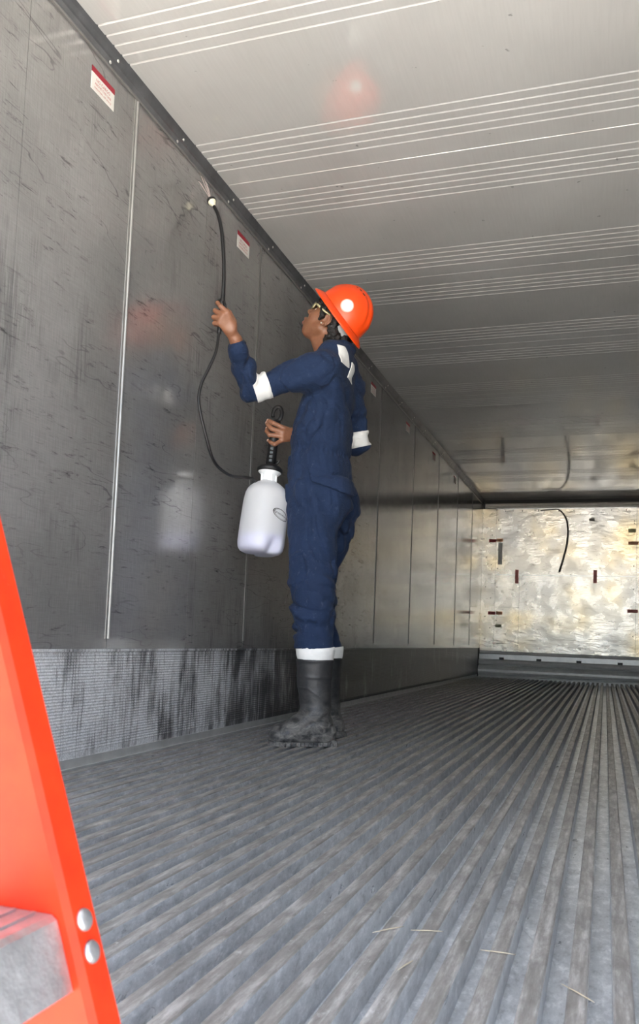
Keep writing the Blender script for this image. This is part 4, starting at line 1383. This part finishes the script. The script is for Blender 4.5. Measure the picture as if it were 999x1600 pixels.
def flat_text(name, s, size, place, m, parent):
    cu = bpy.data.curves.new(name, 'FONT')
    cu.body = s; cu.size = size; cu.align_x = 'CENTER'; cu.align_y = 'CENTER'
    cu.resolution_u = 2
    to = bpy.data.objects.new(name, cu)
    COL.objects.link(to)
    dg = bpy.context.evaluated_depsgraph_get()
    me = bpy.data.meshes.new_from_object(to.evaluated_get(dg))
    bpy.data.objects.remove(to)
    for v in me.vertices: v.co = place(v.co.x, v.co.y)
    me.materials.clear()
    return obj(name, me, m, parent)
flat_text('printed_name', 'Greenwood', 0.0165, lambda u, w: on_tank(lc + da_s * u / 0.095, 0.169 + w + u * -0.20, 0.0014), M_print, tank)

# hose, lance and nozzle
hp = [(-1.432, 3.290, 1.098), (-1.450, 3.272, 1.112), (-1.466, 3.236, 1.111), (-1.472, 3.175, 1.101), (-1.475, 3.08, 1.096), (-1.481, 2.97, 1.122), (-1.492, 2.91, 1.21), (-1.514, 2.88, 1.33), (-1.515, 2.89, 1.41), (-1.491, 2.91, 1.491), (-1.476, 2.93, 1.559), (-1.480, 2.955, 1.641)]
obj('hose', tube_mesh('hose', catmull(hp, 9), 0.0062, 12), M_black, spray)
gun = obj('shutoff_grip', tube_mesh('shutoff_grip', catmull([(-1.480, 2.955, 1.636), (-1.479, 2.960, 1.70), (-1.474, 2.958, 1.757), (-1.471, 2.956, 1.790)], 5), [0.0085] * 4 + [0.0115] * 7 + [0.0125, 0.012, 0.010, 0.0085, 0.0075], 14), M_black, spray)
obj('trigger', tube_mesh('trigger', [(-1.466, 2.950, 1.765), (-1.456, 2.948, 1.750), (-1.450, 2.948, 1.728)], [0.005, 0.006, 0.004], 8), M_black, gun)
wp = [(-1.472, 2.957, 1.782), (-1.470, 2.955, 1.824), (-1.474, 2.955, 1.93), (-1.491, 2.96, 2.053), (-1.515, 2.968, 2.135), (-1.541, 2.974, 2.184)]
wpath = catmull(wp, 8)
obj('lance', tube_mesh('lance', wpath, [0.0085] * 4 + [0.0074] * (len(wpath) - 4), 12), M_black, spray)
nd = Vector((-0.012, -0.10, 0.42)).normalized()
nd = (Vector((-1.556, 2.979, 2.210)) - Vector((-1.541, 2.974, 2.184))).normalized()
M_cream = plain('cream_plastic', (0.88, 0.83, 0.62), 0.4)
nz = obj('nozzle', lathe_mesh('nozzle', [(0.0075, -0.004), (0.0075, 0.004), (0.0125, 0.012), (0.0165, 0.020), (0.0165, 0.025), (0.010, 0.028)], (-1.541, 2.974, 2.184), nd, 24), M_cream, spray)
obj('nozzle_ring', lathe_mesh('nozzle_ring', [(0.0150, 0.022), (0.0190, 0.022), (0.0195, 0.028), (0.0190, 0.033), (0.0120, 0.034), (0.0120, 0.030)], (-1.541, 2.974, 2.184), nd, 24, False, False), M_black, nz)

# thin jets of liquid leaving the nozzle
bmj = bmesh.new()
n0 = Vector((-1.541, 2.974, 2.184)) + nd * 0.033
for tx, ty, tz, sag in ((-1.590, 2.945, 2.300, 0.012), (-1.590, 2.965, 2.306, 0.004), (-1.592, 2.990, 2.302, -0.004), (-1.592, 3.005, 2.290, 0.008), (-1.592, 2.930, 2.270, 0.016)):
    t1 = Vector((tx, ty, tz))
    pth = [n0, n0.lerp(t1, 0.4) + Vector((0.0, -sag, 0.004)), n0.lerp(t1, 0.75) + Vector((0, -sag * 0.7, 0.004)), t1]
    me = tube_mesh('jet', catmull(pth, 4), 0.0011, 6)
    bmj.from_mesh(me)
m, nt, b = new_mat('spray_liquid')
b.inputs['Base Color'].default_value = (0.80, 0.66, 0.64, 1); b.inputs['Roughness'].default_value = 0.15; b.inputs['Alpha'].default_value = 0.6
o = obj('spray_jet', bmj, m)
tag(o, 'thin pale jets of liquid sprayed from the nozzle onto the wall', 'spray', kind='stuff')

# ------------------------------------------------------------------ load-line stickers on the wall
M_lwhite = plain('label_white', (0.82, 0.80, 0.76), 0.5)
M_lred = plain('label_red', (0.36, 0.025, 0.045), 0.5)
M_ltext = plain('label_text_red', (0.50, 0.10, 0.09), 0.6)
labels = {2.259: 'red-topped white load sticker high on the wall, largest and nearest the doorway',
          3.396: 'red-topped white load sticker on the wall just right of the spray nozzle',
          5.683: 'red-topped white load sticker just right of the person beneath the hard hat',
          6.790: 'small red-topped white load sticker, second one to the right of the person',
          7.925: 'small red-topped white load sticker, third one to the right of the person',
          9.120: 'tiny red-topped white load sticker, farthest along the left wall'}
for yc, lb in labels.items():
    st = boxobj('load_sticker', (XL - 0.0005, XL + 0.0012, yc - 0.066, yc + 0.066, 2.186, 2.262), M_lwhite)
    tag(st, lb, 'sticker', 'load stickers along the top of the wall')
    boxobj('red_stripe', (XL, XL + 0.0018, yc - 0.066, yc + 0.066, 2.243, 2.262), M_lred, st)
    for s, z_, sz in (('NO CARGO', 2.2275, 0.0150), ('ABOVE THIS LINE', 2.2125, 0.0120), ('MAINTAIN AIR SPACE', 2.1985, 0.0100)):
        flat_text('lettering', s, sz, lambda u, w, z_=z_, yc=yc: Vector((XL + 0.0018, yc + u, z_ + w)), M_ltext, st)

# ------------------------------------------------------------------ far end: tapes and hanging cable
M_tr = plain('dark_red_tape', (0.40, 0.02, 0.02), 0.45)
M_to = plain('orange_tape', (0.95, 0.44, 0.22), 0.45)
M_tp = plain('faded_red_tape', (0.75, 0.20, 0.18), 0.45)
def tape(x0, z0, w, h, m, lb, y=YB - 0.006, bend=False):
    n_ = 5
    v, f = [], []
    for i in range(n_):
        t = i / (n_ - 1)
        xx, zz = (x0 - w/2 + w * t, z0) if w > h else (x0, z0 - h/2 + h * t)
        dy = -0.0015 - 0.0015 * math.sin(t * 9)
        if w > h: v += [(xx, y + dy, zz - h/2), (xx, y + dy, zz + h/2), (xx, y + 0.002, zz + h/2), (xx, y + 0.002, zz - h/2)]
        else: v += [(xx - w/2, y + dy, zz), (xx + w/2, y + dy, zz), (xx + w/2, y + 0.002, zz), (xx - w/2, y + 0.002, zz)]
    for i in range(n_ - 1):
        for k in range(4):
            k2 = (k + 1) % 4
            f.append((i*4+k, i*4+k2, (i+1)*4+k2, (i+1)*4+k))
    f += [(0, 1, 2, 3), (n_*4-4, n_*4-3, n_*4-2, n_*4-1)]
    me = mesh_py('tape_strip', v, f)
    bm = bmesh.new(); bm.from_mesh(me); bmesh.ops.recalc_face_normals(bm, faces=bm.faces); bm.to_mesh(me); bm.free()
    tag(obj('tape_strip', me, m), lb, 'tape', 'tape strips on the far wall')
tape(-1.462, 1.823, 0.095, 0.042, M_tr, 'dark red tape strip, upper one at the left edge of the far wall')
tape(-1.366, 1.831, 0.085, 0.042, M_to, 'short orange tape strip touching the upper dark red one on the far wall')
tape(-1.450, 0.847, 0.095, 0.042, M_tr, 'dark red tape strip, lower one at the left edge of the far wall')
tape(-1.352, 0.850, 0.085, 0.042, M_to, 'short orange tape strip touching the lower dark red one on the far wall')
tape(-1.132, 1.342, 0.045, 0.180, M_tp, 'upright red tape strip across the seam left of the hanging cable')
tape(-0.139, 1.356, 0.045, 0.170, M_tp, 'upright faded red tape strip across the seam right of the hanging cable')
tape(0.320, 1.793, 0.125, 0.042, M_to, 'orange tape strip, upper one at the right edge of the far wall', YB - 0.008)
tape(0.320, 0.921, 0.125, 0.042, M_tp, 'faded red tape strip, lower one at the right edge of the far wall', YB - 0.008)
cp = [(-0.844, YB - 0.012, 2.228), (-0.70, YB - 0.014, 2.238), (-0.607, YB - 0.02, 2.231), (-0.524, YB - 0.035, 2.137), (-0.489, YB - 0.05, 1.984), (-0.497, YB - 0.05, 1.781), (-0.540, YB - 0.045, 1.58), (-0.588, YB - 0.03, 1.409)]
cb = tag(obj('cable', tube_mesh('cable', catmull(cp, 8), [0.006 + 0.006 * min(1, i / 40) for i in range(57)], 10), plain('cable_grey', (0.10, 0.10, 0.095), 0.45)), 'dark cable hanging loose down the middle of the far wall', 'cable')
M_plate = plain('pale_plate', (0.78, 0.78, 0.76), 0.5)
def plate(x0, x1, z0, z1, m): boxobj('rating_plate', (x0, x1, YB - 0.003, YB, z0, z1), m, bw)
plate(-1.385, -1.33, 1.50, 1.80, M_plate)
plate(0.255, 0.345, 1.93, 1.98, plain('yellow_plate', (0.62, 0.60, 0.30), 0.5))
plate(-1.40, -1.32, 0.66, 0.70, plain('olive_plate', (0.45, 0.46, 0.28), 0.5))
plate(-0.225, -0.155, 2.08, 2.12, plain('dull_plate', (0.30, 0.28, 0.24), 0.5))

# ------------------------------------------------------------------ stepladder beside the camera
m, nt, b = new_mat('orange_fibreglass')
p = coords(nt)
c = ramp(nt, noise(nt, p, 40, 4, 0.6), [(0.3, (0.46, 0.021, 0.004)), (0.7, (0.54, 0.029, 0.005))])
sc_ = noise(nt, coords(nt, (1, 1, 0.3)), 60, 5, 0.7, 0.8)
c = mixc(nt, ramp(nt, sc_, [(0.70, 0.0), (0.76, 0.5)]), c, (0.62, 0.16, 0.12))
nt.links.new(c, b.inputs['Base Color'])
b.inputs['Roughness'].default_value = 0.45
b.inputs['Specular IOR Level'].default_value = 0.2
M_fib = m
M_step = plain('cast_aluminium', (0.42, 0.42, 0.425), 0.36, 0.8, 0.22, 38, 0.3, 90)
lad = empty('stepladder', (-0.1, 0.3, GZ))
tag(lad, 'orange fibreglass stepladder with aluminium steps standing close beside the camera', 'ladder')
SL = 0.366
def rx(z): return -0.318 - SL * (z - 0.186)
ZT = 0.80
def rail(yc, sgn, front=True):
    """channel rail: web faces along Y (towards the steps), flanges out along X; yc = web face, sgn = side the flanges run to"""
    fx = rx if front else (lambda z: -0.60 - 0.20 * (ZT - z))
    dpt = -0.085 if front else 0.06
    w = 0.028; t = 0.005; q = 0.0045
    # section in (x offset, y offset)
    sec = [(-q, 0), (0, q), (0, w), (-t, w), (-t, t + 0.001), (dpt + t, t + 0.001), (dpt + t, w), (dpt, w), (dpt, q), (dpt + q, 0)]
    if not front: sec = [(q, 0), (0, q), (0, w), (t, w), (t, t + 0.001), (dpt - t, t + 0.001), (dpt - t, w), (dpt, w), (dpt, q), (dpt - q, 0)]
    v = []
    for z in (GZ + 0.02, ZT):
        for dx, dy in sec: v.append((fx(z) + dx, yc + sgn * dy, z))
    n_ = len(sec)
    f = [(i, (i + 1) % n_, n_ + (i + 1) % n_, n_ + i) for i in range(n_)] + [tuple(range(n_ - 1, -1, -1)), tuple(range(n_, 2 * n_))]
    me = mesh_py('rail', v, f)
    bm = bmesh.new(); bm.from_mesh(me); bmesh.ops.recalc_face_normals(bm, faces=bm.faces); bm.to_mesh(me); bm.free()
    r = obj('rail', me, M_fib, lad)
    boxobj('rubber_foot', (fx(GZ) - 0.10 if front else fx(GZ) - 0.01, fx(GZ) + 0.012 if front else fx(GZ) + 0.07, min(yc - 0.004 * sgn, yc + sgn * 0.034), max(yc - 0.004 * sgn, yc + sgn * 0.034), GZ, GZ + 0.05), M_black, r)
    return r
YF, YN = 0.500, 0.085
rails = [rail(YF, 1), rail(YN, -1)]
rail(YF, 1, False); rail(YN, -1, False)
rme2 = lathe_mesh('rail_rivet', [(0.0078, 0), (0.0078, 0.0015), (0.0068, 0.0028), (0.004, 0.0035), (0.001, 0.0037)], (0, 0, 0), Vector((1, 0, SL)), 20)
rme2.materials.append(M_step)
zs = [0.252 - 0.305 * k for k in range(5)] + [0.252 + 0.305]
for zt in zs:
    # step: hollow tread with a turned-down front, front edge set just behind the rail face
    sh = 0.0475
    def fp(z, d): return rx(z) - 0.010 - d
    sec = [(fp(zt, 0.003), zt), (fp(zt - 0.004, 0), zt - 0.003), (fp(zt - sh, 0), zt - sh), (fp(zt - sh, 0.003), zt - sh), (fp(zt - 0.006, 0.0035), zt - 0.006), (fp(zt, 0.070), zt - 0.006), (fp(zt, 0.070), zt - 0.030), (fp(zt, 0.073), zt - 0.030), (fp(zt, 0.073), zt)]
    s = extrude_profile('step', sec, 'y', YN + 0.001, YF - 0.001, M_step, lad)
    for k in range(4):
        d = 0.014 + 0.016 * k
        boxobj('tread_rib', (fp(zt, d + 0.003), fp(zt, d), YN + 0.004, YF - 0.004, zt - 0.001, zt + 0.0015), M_step, s)
    for r_, yy in ((rails[0], YF + 0.0145), (rails[1], YN - 0.0145)):
        for zr in (zt - 0.006, zt - 0.0265):
            o = bpy.data.objects.new('rail_rivet', rme2); COL.objects.link(o)
            o.location = (rx(zr) - 0.0002, yy, zr)
            set_parent(o, r_)
boxobj('top_cap', (rx(ZT) - 0.15, rx(ZT) + 0.02, YN - 0.04, YF + 0.04, ZT - 0.005, ZT + 0.03), M_fib, lad, 0.006)

# ------------------------------------------------------------------ straws on the floor
M_straw = plain('dry_straw', (0.42, 0.36, 0.26), 0.7)
straws = [(-0.287, 1.295, 0.9, 0.06, 'dry straw lying on the floor, leftmost of the two forked bits'),
          (-0.231, 1.315, 0.3, 0.05, 'dry straw on the floor, upper one right of its neighbour'),
          (-0.238, 1.167, 1.3, 0.045, 'short dry straw on the floor at the lower left'),
          (-0.114, 1.271, 0.05, 0.05, 'dry straw lying level across a floor rib'),
          (-0.045, 1.171, -0.8, 0.06, 'dry straw on the floor nearest the lower right')]
for sx, sy, an, ln, lb in straws:
    d = Vector((math.cos(an), math.sin(an), 0)) * ln / 2
    rib_x = 0.029 + round((sx - 0.029) / PITCH) * PITCH
    c_ = Vector((rib_x, sy, 0.0022))
    pth = [c_ - d, c_ + Vector((0, 0, 0.0006)), c_ + d * 0.6 + Vector((0, 0.001, 0.0)), c_ + d]
    tag(obj('straw', tube_mesh('straw', pth, [0.0005, 0.0010, 0.0009, 0.0004], 6), M_straw), lb, 'straw', 'dry straws on the ribbed floor')
